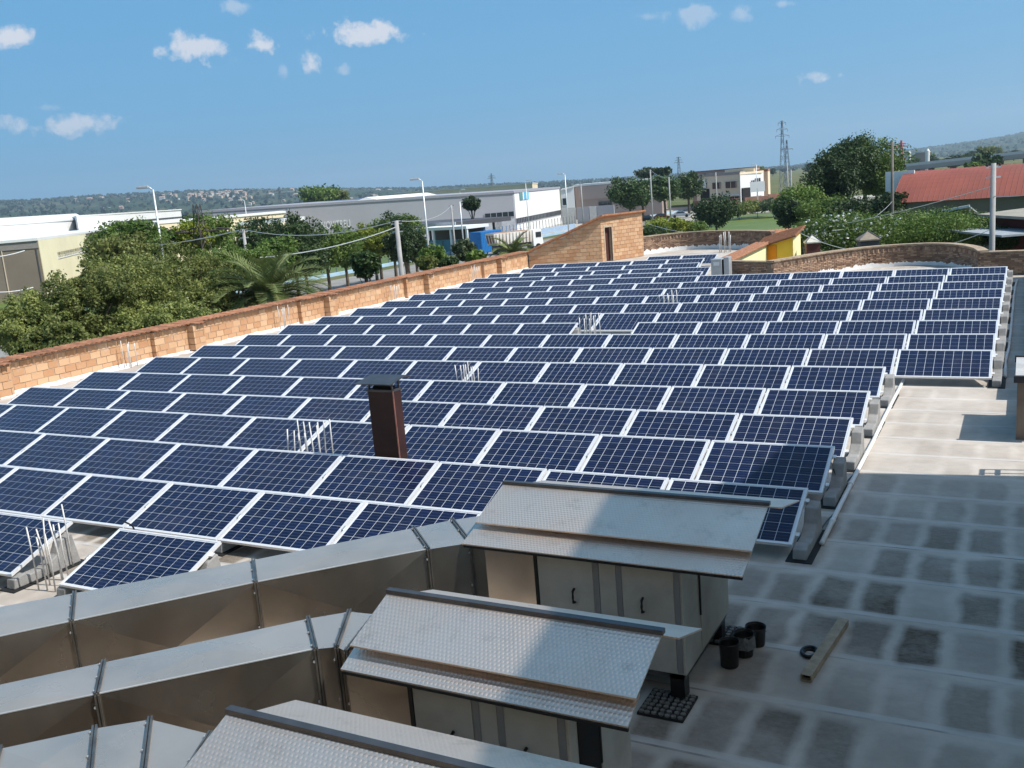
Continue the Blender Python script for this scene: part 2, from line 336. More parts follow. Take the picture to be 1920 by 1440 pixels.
# hills: silhouette rows of the photograph turned into heights at their distance
LEFT = [(-500,402),(-250,388),(0,374),(100,369),(200,362),(300,357),(400,352),(520,350),(620,349),(720,348),(800,347),(900,341),(1000,337),(1100,332),(1200,326),(1300,318),(1400,311),(1500,305),(1600,300),(1700,293),(1800,284),(1900,275),(2100,262),(2500,230)]
RIGHT = [(1300,322),(1450,313),(1560,303),(1660,291),(1700,283),(1760,275),(1830,266),(1880,258),(1920,250),(2000,238),(2150,225),(2500,205)]
LEFT = [(u, v+7) for u, v in LEFT]
def hill(name, label, prof, d0, d1, mat, seed, nth=240, nr=26):
    rs = np.random.default_rng(seed); us = np.linspace(prof[0][0], prof[-1][0], nth); vs_ = np.interp(us, [p[0] for p in prof], [p[1] for p in prof])
    ph = rs.uniform(0, 6.28, 8); b = MB()
    for j in range(nr):
        f = j/(nr-1); D = d0 + (d1-d0)*f
        for i, u in enumerate(us):
            top = zat(u, vs_[i], d1); k = f*f*(3-2*f)
            wob = sum(math.sin(u*.006*(q+1)+ph[q]+f*5*(1+.3*q))/(q+1) for q in range(5))*.10*math.sin(math.pi*f)
            z = GZ-8 + (top-GZ+8)*min(1, max(0, k+wob*.6)) + (rs.normal()*2.2 if 0 < f else 0)
            p = at(u, eye(u)+5, D); b.v.append((p[0], p[1], z))
    # a far slope going back down
    for i, u in enumerate(us):
        p = at(u, eye(u)+5, d1*1.35); b.v.append((p[0], p[1], GZ-20))
    for j in range(nr):
        for i in range(nth-1): b.f.append((j*nth+i, j*nth+i+1, (j+1)*nth+i+1, (j+1)*nth+i))
    return tag(b.build(name, mat, smooth=True), label, None, None, 'structure')
hills_m = mat_hills()
hill('hills', 'long wooded ridge with a pale town along the skyline', LEFT, 1300, 5200, hills_m, 3)
hill('hills', 'blue wooded hill rising at the right edge', RIGHT, 2400, 6800, hills_m, 5)

# roof deck of the building under the panels
ZP = .85
arc_px = [(1450,489),(1475,484.5),(1500,480.5),(1540,474),(1580,468.5),(1620,463.5),(1660,460),(1700,457.5),(1740,456),(1775,456.5),(1805,459.5),(1825,464),(1836,470)]
ARC = [tuple(hz(u, v, ZP)[:2]) for u, v in arc_px]
farc_px = [(1205,444),(1235,440),(1270,436.5),(1305,434),(1340,432.5),(1375,432),(1410,432),(1445,433)]
FARC = [tuple(hz(u, v, 1.0)[:2]) for u, v in farc_px]
RW = (ARC[-1][0], ARC[-1][1])
deck_poly = [(-21.3,-16),(9.0,-16),(9.0,RW[1]+.1)] + [(p[0]-.05, p[1]+.1) for p in reversed(ARC)] + [(-9.0,28.9),(-9.4,36)] + [(p[0], p[1]+.15) for p in reversed(FARC)] + [(-21.3,FARC[0][1]+.15)]
b = MB().prism(deck_poly, GZ, 0.0); tag(b.build('roof_deck', deck_m), 'pale grey stained roof membrane under the solar panels', None, None, 'structure')

# ------------------------------------------------------------------ solar panels
PW, PL, PITCHX, ZT, DROP = 1.652, .99, 1.68, .52, .345
RUN = math.sqrt(PL**2-DROP**2); TILT = math.asin(DROP/PL)
ROWY = {-2:-3.415,-1:-1.746,0:0.0,1:1.800,2:3.364,3:5.147,4:7.124,5:8.883,6:10.686,7:12.515,8:14.241,9:16.178,10:17.959,11:19.763,12:21.514,13:23.496,14:25.02,15:26.72,16:28.65,17:30.70,18:32.6}
ROWX = {}
for n in (0, 1): ROWX[n] = [k*PITCHX for k in range(-1, -11, -1)]
ROWX[0] = [k*PITCHX for k in range(-1, -10, -1)]
ROWX[-1] = [k*PITCHX for k in range(-3, -9, -1)]
ROWX[-2] = [-7.53, -10.05]
for n in (1, 2, 3, 4): ROWX[n] = [k*PITCHX for k in range(-1, -12, -1)]
for n in range(5, 14): ROWX[n] = [k*PITCHX for k in range(0, -12, -1)]
ROWX[7].remove(-5*PITCHX)
for n, x0, c in ((14,-18.76,6),(15,-18.95,6),(16,-18.3,5),(17,-18.7,5),(18,-13.6,2)): ROWX[n] = sorted([x0+i*PITCHX for i in range(c)], reverse=True)
def frame_mesh():
    b = MB(); f = .026; t = .036
    b.box(0, PW, 0, f, -t, 0); b.box(0, PW, PL-f, PL, -t, 0); b.box(0, f, f, PL-f, -t, 0); b.box(PW-f, PW, f, PL-f, -t, 0)
    o = b.build('frame', alu_m); me = o.data; bpy.data.objects.remove(o); return me
def plate_mesh(): o = MB().box(.02, PW-.02, .02, PL-.02, -.022, -.006).build('backsheet', back_m); me = o.data; bpy.data.objects.remove(o); return me
CX, CY = .1566, .1520; GX0 = (PW-CX*10)/2; GY0 = (PL-CY*6)/2; CG = .0031
def cells_mesh(one=False):
    V = []; UV = []
    for i in range(1 if one else 10):
        for j in range(1 if one else 6):
            x0, y0 = (0, 0) if one else (GX0+i*CX, GY0+j*CY)
            V.append([(x0+CG, y0+CG, -.004), (x0+CX-CG, y0+CG, -.004), (x0+CX-CG, y0+CY-CG, -.004), (x0+CG, y0+CY-CG, -.004)])
            UV += [(i+.001, j+.001), (i+.999, j+.001), (i+.999, j+.999), (i+.001, j+.999)]
    me = qmesh('cell' if one else 'cells', np.array(V), cell_m); uv = me.uv_layers.new(name='UVMap'); uv.data.foreach_set('uv', np.array(UV, np.float32).ravel()); return me
FM, BM_, CM, C1 = frame_mesh(), plate_mesh(), cells_mesh(), cells_mesh(True)
_o = MB().box(-.014, .014, -.035, .035, -.03, .006).build('clamp', galv_m); CLAMP = _o.data; bpy.data.objects.remove(_o)
_b = MB().box(0, .045, -.028, .028, -.030, -.018); _b.box(0, .004, -.028, .028, -.05, -.018); _o = _b.build('bracket', alu_m); BRK = _o.data; bpy.data.objects.remove(_o)
rows_sorted = sorted(ROWX)
for ri, n in enumerate(rows_sorted):
    for ci, x in enumerate(ROWX[n]):
        lab = f'blue solar panel, {ORD[ci]} from the right end of the {ORD[ri]} row from the front'
        t = thing('solar_panel', lab, 'solar panel', (x, ROWY[n]-RUN, ZT-DROP), 'solar panels in rows on the flat roof', (TILT + random.uniform(-.002,.002), random.uniform(-.0025,.0025), 0))
        inst(FM, 'frame', t); inst(BM_, 'backsheet', t)
        if n <= 0:
            for i in range(10):
                for j in range(6): inst(C1, 'cell', t, (GX0+i*CX, GY0+j*CY, 0))
        else:
            inst(CM, 'cells', t)['kind'] = 'stuff'
        if n < 9:
            inst(CLAMP, 'clamp', t, (-.014, PL*.47, 0))
        if ci == 0 or (n == 7 and x == -6*PITCHX):
            for q in (.2, .8): inst(BRK, 'bracket', t, (PW, PL*q, 0))
# concrete ballast with a stepped side, where row ends show it
prof = [(0,0),(.02,.115),(.17,.145),(.19,.11),(.42,.11),(.62,.20),(.70,.355),(.86,.40),(.93,0)]
_b = MB().extr([(y, z) for y, z in prof], -.075, .075, 'x'); _o = _b.build('ballast', conc_m, bevel=.012); BALM = _o.data; _bv = _o
_mat = MB().box(-.14, .14, -.06, .98, .003, .012).build('rubber_mat', rubber_m); MATM = _mat.data; bpy.data.objects.remove(_mat)
def ballast(x, n, label, group='concrete ballast blocks at the row ends'):
    t = thing('ballast_block', label, 'ballast block', (x, ROWY[n]-RUN-.03, 0), group)
    o = inst(BALM, 'block', t, (0, 0, .012)); m_ = o.modifiers.new('bevel', 'BEVEL'); m_.width = .012; m_.segments = 2; m_.limit_method = 'ANGLE'
    inst(MATM, 'rubber_mat', t)
bpy.data.objects.remove(_bv)
for n in range(0, 14):
    x = (0.0 if n < 5 else PITCHX) + .055
    ballast(x, n, f'stepped concrete ballast block at the right end of the {ORD[rows_sorted.index(n)]} panel row')
ballast(-5*PITCHX, 7, 'concrete ballast block left of the missing panel in the middle rows'); ballast(-4*PITCHX+.05, 7, 'concrete ballast block right of the missing panel in the middle rows')
ballast(-8.39, -2, 'concrete ballast block behind the foreground reinforcing bars'); ballast(-7.50, -2, 'concrete ballast block under the left end of the lone front panel'); ballast(-5.92, -2, 'concrete ballast block under the right end of the lone front panel')
for k in (-4, -5): ballast(k*PITCHX, -1, ['concrete ballast block glimpsed under the second row behind the lone panel','concrete ballast block glimpsed under the second row left of the lone panel'][k == -5])
# white conduits beside the row ends
def conduit(pts, label):
    t = thing('conduit_pipe', label, 'pipe', pts[0]); b = MB().tube(pts, .03, 8); b.build('pipe', pvc_m, t, smooth=True)
    L = 0
    for a, c in zip(pts[:-1], pts[1:]):
        a = np.array(a); c = np.array(c); d = (c-a)/np.linalg.norm(c-a)
        m_ = (a+c)/2; MB().tube([m_-d*.05, m_+d*.05], .036, 8).build('coupling', pvc_m, t, smooth=True)
def lin(a, c, n, j=.012): return [tuple(np.array(a)+(np.array(c)-np.array(a))*i/n+np.array([random.uniform(-j,j), 0, 0])) for i in range(n+1)]
conduit(lin((.19,-.45,.03),(.14,8.3,.03),6), 'straight white conduit along the right end of the nearer panel rows')
conduit(lin((1.84,8.75,.03),(1.93,24.0,.03),10,.03), 'wavy white conduit along the right end of the farther panel rows')
# black cables between blocks
def cable(pts, label, r=.008):
    tag(MB().tube(pts, r, 6).build('cable', black_m, smooth=True), label, 'cable')
cable([(-8.3,-2.75,.30),(-8.1,-2.78,.27),(-7.9,-2.86,.12),(-7.7,-2.88,.03),(-7.5,-2.8,.06),(-7.45,-2.75,.2)], 'black cable sagging from the ballast block to the lone front panel', .012)
cable([(.0,-.15,.35),(.08,-.2,.2),(.12,-.05,.05),(.13,.25,.04),(.17,.6,.03)], 'black cable looping from the first row end to the conduit')
cable([(.0,1.5,.3),(.06,1.45,.15),(.1,1.7,.03),(.15,2.2,.03)], 'black cable from the fourth row end to the conduit')

# starter bars of future columns
def rebars(spots, h, label, base, r=.009, lean=.022):
    t = thing('rebar_cluster', label, 'reinforcing bars', (base[0], base[1], 0), 'column starter bars poking through the roof')
    for (x, y) in spots:
        hh = h*random.uniform(.82, 1.05); MB().tube([(x, y, -.02), (x+random.uniform(-lean,lean)*.5, y+random.uniform(-lean,lean)*.3, hh*.5), (x+random.uniform(-lean,lean), y+random.uniform(-lean,lean), hh)], r, 6).build('bar', rebar_m, t, smooth=True)
def grid(cx, cy, wx, wy, nx, ny):
    return [(cx+wx*(i/(nx-1)-.5), cy+wy*(j/max(1, ny-1)-.5)) for i in range(nx) for j in range(ny) if i in (0, nx-1) or j in (0, ny-1)]
def span(u0, u1, v, y): return hy(u0, v, y)[0], hy(u1, v, y)[0]
a, c = span(545, 616, 830, .48); rebars(grid((a+c)/2, .48, c-a-.14, .3, 6, 2), .86, 'pale reinforcing bars left of the brown chimney', ((a+c)/2, .48), .011)
a, c = span(860, 893, 700, 5.147+.42); rebars(grid((a+c)/2, 5.57, c-a-.08, .28, 4, 2), .80, 'pale reinforcing bars right of and behind the brown chimney', ((a+c)/2, 5.57), .011)
a, c = span(1092, 1121, 612, 11.9); rebars(grid((a+c)/2, 11.9, c-a-.05, .4, 4, 2), .82, 'pale reinforcing bars in the gap of the missing panel', ((a+c)/2, 11.9), .013)
a, c = span(1238, 1266, 545, ROWY[9]+.42); rebars(grid((a+c)/2, ROWY[9]+.42, c-a-.05, .35, 4, 2), .80, 'pale reinforcing bars amid the far rows of panels', ((a+c)/2, ROWY[9]+.42), .014)
rebars([tuple(hz(u, v)[:2]) for u, v in ((73,1107),(89,1107),(104,1110),(94,1097),(116,1088),(121,1099),(130,1088),(137,1063),(97,1079))], .80, 'tall thin pale reinforcing bars at the left foreground', hz(95,1100), .010, .04)
a = hz(1357, 474); rebars(grid(a[0], a[1]+.3, .5, .3, 3, 2), 1.05, 'pale reinforcing bars beside the orange tiled stair roof', a, .022)
for q, yy in enumerate((8.0, 14.75, 21.6, 28.3)):
    rebars([(-20.8, yy), (-20.72, yy+.12), (-20.8, yy+.25), (-20.6, yy+.3), (-20.55, yy+.02)], .8, f'reinforcing bars against the orange wall, {ORD[q]} cluster from the left', (-20.7, yy), .012)

# brown metal chimney between the rows
x0, x1 = hy(702, 850, .22)[0], hy(748.5, 850, .22)[0]; y0, y1 = .22, .43
t = thing('chimney', 'dark brown metal chimney with grey sloped rain cap among the panels', 'chimney', ((x0+x1)/2, .4, 0)); ztop = 1.46
b = MB().box(x0, x1, y0, y1, 0, ztop); b.build('shaft', dkbrown_m, t, bevel=.008)
b = MB()
for yy in (y0, y1): b.box(x0-.012, x1+.012, yy-.012, yy+.012, ztop-.02, ztop+.012)
for xx in (x0, x1): b.box(xx-.012, xx+.012, y0, y1, ztop-.02, ztop+.012)
b.build('collar', grey_m, t)
for xx in (x0+.02, x1-.02):
    for yy in (y0+.02, y1-.02): MB().box(xx-.012, xx+.012, yy-.012, yy+.012, ztop, ztop+.12).build('post', grey_m, t)
MB().box(x0+.06, x1-.06, y0+.06, y1-.06, ztop-.01, ztop+.05).build('flue', dark_m, t)
b = MB(); zc = ztop+.105
b.hexa([(x0-.13,y0-.12,zc),(x1+.05,y0-.12,zc),(x1+.05,y1+.10,zc+.055),(x0-.13,y1+.10,zc+.055),(x0-.13,y0-.12,zc+.014),(x1+.05,y0-.12,zc+.014),(x1+.05,y1+.10,zc+.069),(x0-.13,y1+.10,zc+.069)])
b.hexa([(x0-.13,y1+.10,zc+.055),(x1+.05,y1+.10,zc+.055),(x1+.05,y1+.20,zc+.01),(x0-.13,y1+.20,zc+.01),(x0-.13,y1+.10,zc+.069),(x1+.05,y1+.10,zc+.069),(x1+.05,y1+.20,zc+.024),(x0-.13,y1+.20,zc+.024)])
b.build('rain_cap', grey_m, t)
b = MB().tube([(x1+.005, y0-.004, .0), (x1+.005, y0-.004, ztop)], .011, 6); b.build('corner_bead', M('bare_edge', (.30,.14,.11), .5, .3, .2, 9), t)

# ------------------------------------------------------------------ left boundary wall of hollow clay blocks with tiled coping
WX, WH = -21.0, .84
wall = thing('block_wall', 'long orange hollow brick parapet wall with tile coping on the left', 'wall', (WX, 10, 0))
steps = [(-12.0, 0.0)]
for yp in (3.95, 10.65, 17.4, 24.25, 30.95): steps += [(yp-1.33, .15), (yp, .40), (yp+.42, 0.0)]
segs = [(steps[i][0], steps[i+1][0] if i+1 < len(steps) else 34.55, steps[i][1]) for i in range(len(steps))]
core = MB()
for y0, y1, dx in segs: core.box(WX-.28, WX+dx-.012, y0, y1, 0, WH)
core.build('mortar_core', mortar_m, wall)
BL, BH, JT = .345, .195, .014
_o = MB().box(-.06, 0, .006, BL-JT, .004, BH-JT).build('brick', clay_m); BRICK = _o.data; bpy.data.objects.remove(_o)
_o = MB().box(0, .06, -.0, .05, .004, BH-JT).build('brick', clay_m); bpy.data.objects.remove(_o)
_o = MB().box(.004, 1.0, -.06, 0, .004, BH-JT).build('brick', clay_m); BRICKE = _o.data; bpy.data.objects.remove(_o)
cnt = 0; rest = MB()
def put_brick(x, y, z, ly, parent, limit=300):
    global cnt
    cnt += 1
    p = random.uniform(-.004, .006)
    if cnt <= limit: inst(BRICK, 'brick', parent, (x-parent['_w'][0]+p, y-parent['_w'][1], z), (0,0,0), (1, ly/BL, 1))
    else: rest.box(x-.06+p, x+p, y+.006, y+ly-JT, z+.004, z+BH-JT)
for y0, y1, dx in segs:
    if y1 < 3.2: continue
    for cz in range(4):
        y = max(y0, 2.6); off = (cz % 2)*BL*.5 + random.uniform(0, .06)
        first = True
        while y < y1-.02:
            ly = min(BL - (off if first else 0) + random.uniform(-.02, .02), y1-y); first = False
            if ly > .06: put_brick(WX+dx, y, .03+cz*BH, ly, wall, 290)
            y += max(ly, .06)
    if dx > 0:   # returns facing the camera
        prev = .15 if dx > .2 else 0
        for cz in range(4): inst(BRICKE, 'brick', wall, (prev-.0, y0-10, .03+cz*BH), (0,0,0), (dx-prev+.001, 1, 1))
rest.build('far_bricks', clay_m, wall)['kind'] = 'stuff'
# coping: tiles laid across the wall
def tile_mesh(L=.62, w_=.17, n=6):
    b = MB()
    for k in range(n+1):
        a = math.pi*k/n; yy = -w_/2*math.cos(a); zz = .055*math.sin(a)
        for x in (-L/2, L/2):
            b.v.append((x, yy, zz)); b.v.append((x, yy*.8, zz-.014))
    for k in range(n):
        i = 4*k; j = 4*(k+1); b.f += [(i, i+2, j+2, j), (i+1, j+1, j+3, i+3), (i+2, i+3, j+3, j+2), (i, j, j+1, i+1)]
    o = b.build('tile', tile_m, smooth=False); me = o.data; bpy.data.objects.remove(o); return me
TILE = tile_mesh()
cb = MB(); y = 2.6
for y0, y1, dx in segs: cb.box(WX-.34, WX+dx+.06, y0, y1+.0005, WH+.004, WH+.03)
cb.build('coping_bed', tile_m, wall)
while y < 34.5:
    dx = [s[2] for s in segs if s[0] <= y < s[1]][0]
    inst(TILE, 'tile', wall, (dx/2-.12+.0, y-10, WH+.034), (0, R(4)+random.uniform(-.01,.01), random.uniform(-.02,.02)), ((.62+dx+.0)/.62*.92, 1, .7)); y += .178
for yy, zz, s_ in ():
    b = MB(); n = 10; b.v = [(WX+.009, yy+s_*.35*math.cos(q*.628)*random.uniform(.6,1.2)*(.6), zz+s_*math.sin(q*.628)*random.uniform(.5,1.1)) for q in range(n)]; b.f = [tuple(range(n))]; b.build('mortar_smear', white_m, wall)
# brushed white waterproofing up-stand at wall feet
def upstand(pts, h, name, label, off=.02):
    if len(pts) > 20 and 'curved' in label: pts = [tuple(q) for q in resample(np.array(pts), .06)]
    b = MB(); n = len(pts)
    hh = h
    for x, y in pts: hh = .75*hh+.25*h*random.uniform(.1, 1.9); b.v += [(x, y, hh*random.uniform(.8, 1.15)), (x, y, .004)]
    for i in range(n-1): b.f.append((2*i, 2*i+1, 2*i+3, 2*i+2))
    o = b.build(name, white_m); tag(o, label, 'waterproofing'); return o
pts = []
for y0, y1, dx in segs:
    if y1 > 3:
        pts += [(WX+dx+.012, max(y0,2)), *[(WX+dx+.012, yy) for yy in np.arange(max(y0,2)+.15, y1-.05, .15)], (WX+dx+.012, y1)]
upstand(pts, .07, 'waterproof_upstand', 'ragged white waterproofing painted along the foot of the orange wall')
b = MB()
yy = 3.0; L1 = []; L2 = []
while yy < 34: L1.append((WX, yy, .004)); L2.append((WX+.36+random.uniform(-.14,.12), yy, .005)); yy += .13
n = len(L1); b.v = L1+L2; b.f = [(i, n+i, n+i+1, i+1) for i in range(n-1)]
tag(b.build('waterproof_strip', white_m), 'white painted strip on the roof beside the orange wall', 'waterproofing')

# ------------------------------------------------------------------ brick stair hut at the end of the wall
S0, S1, S2 = np.array([-21.2,34.6]), np.array([-17.5,36.32]), np.array([-16.26,39.28]); S3 = S0+(S2-S1)
hut = thing('brick_hut', 'orange hollow brick stair hut with sloped roof and dark doorway', 'hut', (S1[0], S1[1], 0)); HL, HR = .72, 2.38
def shr(p, k=.02): c_ = (S0+S1+S2+S3)/4; return p+(c_-p)/np.linalg.norm(c_-p)*k
# core with a door opening in the sunlit face
f2 = (S2-S1)/np.linalg.norm(S2-S1); L2_ = np.linalg.norm(S2-S1); nrm2 = np.array([f2[1], -f2[0]]); dA, dB, dH = .28, .80, 1.80
core = MB()
def hprism(poly, z0, zt): core.prism([tuple(p) for p in poly], z0, zt)
inn = -.25
a0 = S1; a1 = S1+f2*dA; a2 = S1+f2*dB; a3 = S2
for p, q, z0_, z1_ in ((a0, a1, 0, HR), (a2, a3, 0, HR), (a1, a2, dH, HR)):
    core.prism([tuple(p-nrm2*.02), tuple(q-nrm2*.02), tuple(q+nrm2*inn), tuple(p+nrm2*inn)], z0_, z1_-.01)
f1 = (S1-S0)/np.linalg.norm(S1-S0); L1_ = np.linalg.norm(S1-S0); nrm1 = np.array([f1[1], -f1[0]])
core.prism([tuple(S0-nrm1*.02), tuple(S1-nrm1*.02-f1*.03), tuple(S1-nrm1*.25-f1*.03), tuple(S0-nrm1*.25)], 0, [HL-.01, HR-.01, HR-.01, HL-.01])
core.prism([tuple(S0), tuple(S0-nrm1*.25), tuple(S3), tuple(S3+f1*.25)], 0, HL-.02); core.prism([tuple(S3+f1*.05), tuple(S3), tuple(S2-f1*.05), tuple(S2-f1*.05-f2*.2)], 0, [HL-.02, HL-.02, HR-.02, HR-.02])
core.build('mortar_core', mortar_m, hut)
_o = MB().box(0, 1, -.0, .06, .004, BH-JT).build('brick', clay_m); BR1 = _o.data; bpy.data.objects.remove(_o)
def face_bricks(Pa, f, nrm, L, hfun, skip=None):
    ang = math.atan2(f[1], f[0])
    for cz in range(13):
        z = .02+cz*BH; x = 0; first = True
        while x < L-.02:
            ly = min(BL*(.5 if first and cz % 2 else 1)+random.uniform(-.02,.02), L-x); first = False; xm = x+ly/2
            if z+BH*.8 <= hfun(x if hfun(0) < hfun(L) else xm) and not (skip and skip(x, x+ly, z)):
                xa, xb = x, x+ly
                if skip and z < dH-.05:
                    if xa < dA < xb: xb = dA
                    elif xa < dB < xb: xa = dB
                p = Pa+f*xa+nrm*random.uniform(-.003,.006)
                inst(BR1, 'brick', hut, (p[0]-hut['_w'][0], p[1]-hut['_w'][1], z), (0,0,ang), (xb-xa-JT, 1, 1))
            x += ly
face_bricks(S1, f2, nrm2, L2_, lambda s: HR, lambda a_, b_, z: z < dH-.05 and a_ >= dA-.01 and b_ <= dB+.01)
face_bricks(S0, f1, nrm1, L1_, lambda s: HL+(HR-HL)*s/L1_)
b = MB(); p = S1+f2*(dA-.02)-nrm2*.2; q = S1+f2*(dB+.02)-nrm2*.2; b.prism([tuple(p), tuple(q), tuple(q-nrm2*.04), tuple(p-nrm2*.04)], 0.01, dH); b.build('door', rust_m, hut)
b = MB()
for s in (dA-.06, dB+.0): p = S1+f2*s; q = S1+f2*(s+.06); b.prism([tuple(p+nrm2*.012), tuple(q+nrm2*.012), tuple(q-nrm2*.1), tuple(p-nrm2*.1)], 0, dH)
p = S1+f2*(dA-.06); q = S1+f2*(dB+.06); b.prism([tuple(p+nrm2*.012), tuple(q+nrm2*.012), tuple(q-nrm2*.1), tuple(p-nrm2*.1)], dH, dH+.1); b.build('door_surround', mortar_m, hut)
ov = .14; RA = S0-f1*.1+nrm1*ov-f2*0; RB = S1+nrm1*ov+nrm2*ov; RC = S2+nrm2*ov+f2*ov; RD = S3-f1*.1+f2*ov
b = MB().prism([tuple(RA), tuple(RB), tuple(RC), tuple(RD)], [HL+.0, HR+.02, HR+.02, HL+.0], [HL+.08, HR+.1, HR+.1, HL+.08]); b.build('roof', tile_m, hut)
for s in (.05, .2): 
    p = S0+f1*s+nrm1*.06; MB().tube([(p[0],p[1],0),(p[0],p[1],.7)], .03, 6).build('downpipe', grey_m, hut)

# ------------------------------------------------------------------ curved brick parapets at the back
def smooth_path(pts, n):
    pts = np.array(pts); P = np.vstack([2*pts[0]-pts[1], pts, 2*pts[-1]-pts[-2]]); out_ = []
    for i in range(1, len(P)-2):
        for k in range(n):
            t_ = k/n; a, b_, c, d = P[i-1:i+3]
            out_.append(.5*((2*b_)+(-a+c)*t_+(2*a-5*b_+4*c-d)*t_**2+(-a+3*b_-3*c+d)*t_**3))
    out_.append(pts[-1]); return np.array(out_)
def resample(path, step):
    d = np.r_[0, np.cumsum(np.linalg.norm(np.diff(path, axis=0), axis=1))]; s = np.arange(0, d[-1], step)
    return np.c_[np.interp(s, d, path[:,0]), np.interp(s, d, path[:,1])]
def curved_wall(path, H, label, teeth=True, side=1, curved=True):
    t = thing('brick_parapet', label, 'wall', (path[0][0], path[0][1], 0)); P = smooth_path(path, 6) if curved else np.array(path)
    def normals(Q): d = np.gradient(Q, axis=0); d /= np.linalg.norm(d, axis=1)[:,None]; return np.c_[d[:,1], -d[:,0]]*side
    def ribbon(Q, o0, o1, z0, z1):
        Nn = normals(Q); b = MB(); n = len(Q)
        for q, m_ in zip(Q, Nn):
            for o_, z in ((o0,z0),(o1,z0),(o1,z1),(o0,z1)): b.v.append((q[0]+m_[0]*o_, q[1]+m_[1]*o_, z))
        for i in range(n-1):
            for k in range(4): b.f.append((4*i+k, 4*i+(k+1)%4, 4*(i+1)+(k+1)%4, 4*(i+1)+k))
        b.f += [(0,1,2,3), tuple(4*(n-1)+k for k in (3,2,1,0))]; return b
    ribbon(P, -.27, -.022, 0, H-.05).build('mortar_core', M('brown_mortar', (.20,.145,.105), .95, 0, .2, 9), t)
    ribbon(P, -.31, .035, H-.05, H).build('coping', M('worn_coping', (.33,.25,.17), .85, 0, .2, 5, .3, 40), t)
    ch = .062; zt = H-.05; Q = resample(P, .235); bb = MB(); k = 0
    z = .01
    tooth_z = H-.27
    while z < zt-.02:
        off = .1175 if k % 2 else 0; Qk = resample(P, .235) if not k % 2 else resample(P, .235)+0
        d = np.gradient(Qk, axis=0); d /= np.linalg.norm(d, axis=1)[:,None]
        for i in range(len(Qk)-1):
            if teeth and tooth_z-.005 < z < tooth_z+.145: continue
            c_ = (Qk[i]+Qk[i+1])/2 + d[i]*off; m_ = np.array([d[i][1], -d[i][0]])*side
            pr = random.uniform(-.004, .008)
            bb.obox((c_[0]-m_[0]*(.03-pr), c_[1]-m_[1]*(.03-pr), z+ch*.42), (d[i][0],d[i][1],0), .110+random.uniform(-.006,.004), (m_[0],m_[1],0), .032, (0,0,1), ch*.385)
        z += ch; k += 1
    o = bb.build('brick_courses', brown_m, t); o['kind'] = 'stuff'
    if teeth:   # dog-tooth course: bricks set cornerwise
        Qt = resample(P, .20); d = np.gradient(Qt, axis=0); d /= np.linalg.norm(d, axis=1)[:,None]
        _o = MB().box(-.062, .062, -.062, .062, 0, .135).build('tooth_brick', brown_m); me = _o.data; bpy.data.objects.remove(_o)
        for q, dd in zip(Qt, d):
            m_ = np.array([dd[1], -dd[0]])*side; inst(me, 'tooth_brick', t, (q[0]-m_[0]*.045-t['_w'][0], q[1]-m_[1]*.045-t['_w'][1], tooth_z), (0,0,math.atan2(dd[1],dd[0])+math.pi/4))
    return t
curved_wall(ARC, ZP, 'curved brown brick parapet with toothed course behind the right-hand panels')
curved_wall(FARC, 1.0, 'curved brown brick parapet with toothed course right of the orange hut')
WA = np.array(ARC[0]); WB = hz(1368, 487.5, ZP)[:2]
curved_wall([WB, WA*.5+WB*.5, WA-(WA-WB)*.01], ZP-.03, 'short straight brown brick wall right of the grey cabinet', False, 1, False)
WR = np.array([9.0, RW[1]-.55]); curved_wall([np.array(RW)+(.02,-.02), (np.array(RW)+WR)/2, WR], ZP-.04, 'straight brown brick wall at the far right corner of the roof', False, 1, False)
Pq = smooth_path(ARC, 6); dq = np.gradient(Pq, axis=0); dq /= np.linalg.norm(dq, axis=1)[:,None]
q_ = [(p[0]+d[1]*.02, p[1]-d[0]*.02) for p, d in zip(Pq, dq)]; upstand(q_, .16, 'waterproof_upstand', 'ragged white waterproofing at the foot of the right curved wall')
Pq = smooth_path(FARC, 6); dq = np.gradient(Pq, axis=0); dq /= np.linalg.norm(dq, axis=1)[:,None]
upstand([(p[0]+d[1]*.02, p[1]-d[0]*.02) for p, d in zip(Pq, dq)], .22, 'waterproof_upstand', 'ragged white waterproofing at the foot of the far curved wall')
# grey cabinet pair
yc = 24.75; a = hy(1333, 500, yc-.1); c = hy(1367, 500, yc-.05); ct = hy(1345, 486, yc-.1)[2]; ct2 = hy(1360, 482.5, yc-.05)[2]
t = thing('equipment_cabinet', 'pale grey metal equipment cabinet beside the short brown brick wall', 'cabinet', ((a[0]+c[0])/2, yc, 0))
xm = a[0]+(c[0]-a[0])*.60
MB().box(a[0], xm, yc-.1, yc+.35, 0.05, ct).build('case', galv_m, t, bevel=.015); MB().box(xm+.07, c[0], yc-.05, yc+.35, 0.02, ct2).build('side_case', galv_m, t, bevel=.015)
MB().box(xm, xm+.07, yc-.02, yc+.3, .05, ct-.03).build('recess', dark_m, t); MB().box(a[0]+.1, a[0]+.32, yc-.112, yc-.1, ct-.24, ct-.1).build('vent', white_m, t); MB().box(a[0]+.02, c[0]-.02, yc-.06, yc+.3, 0, .05).build('plinth', conc_m, t)
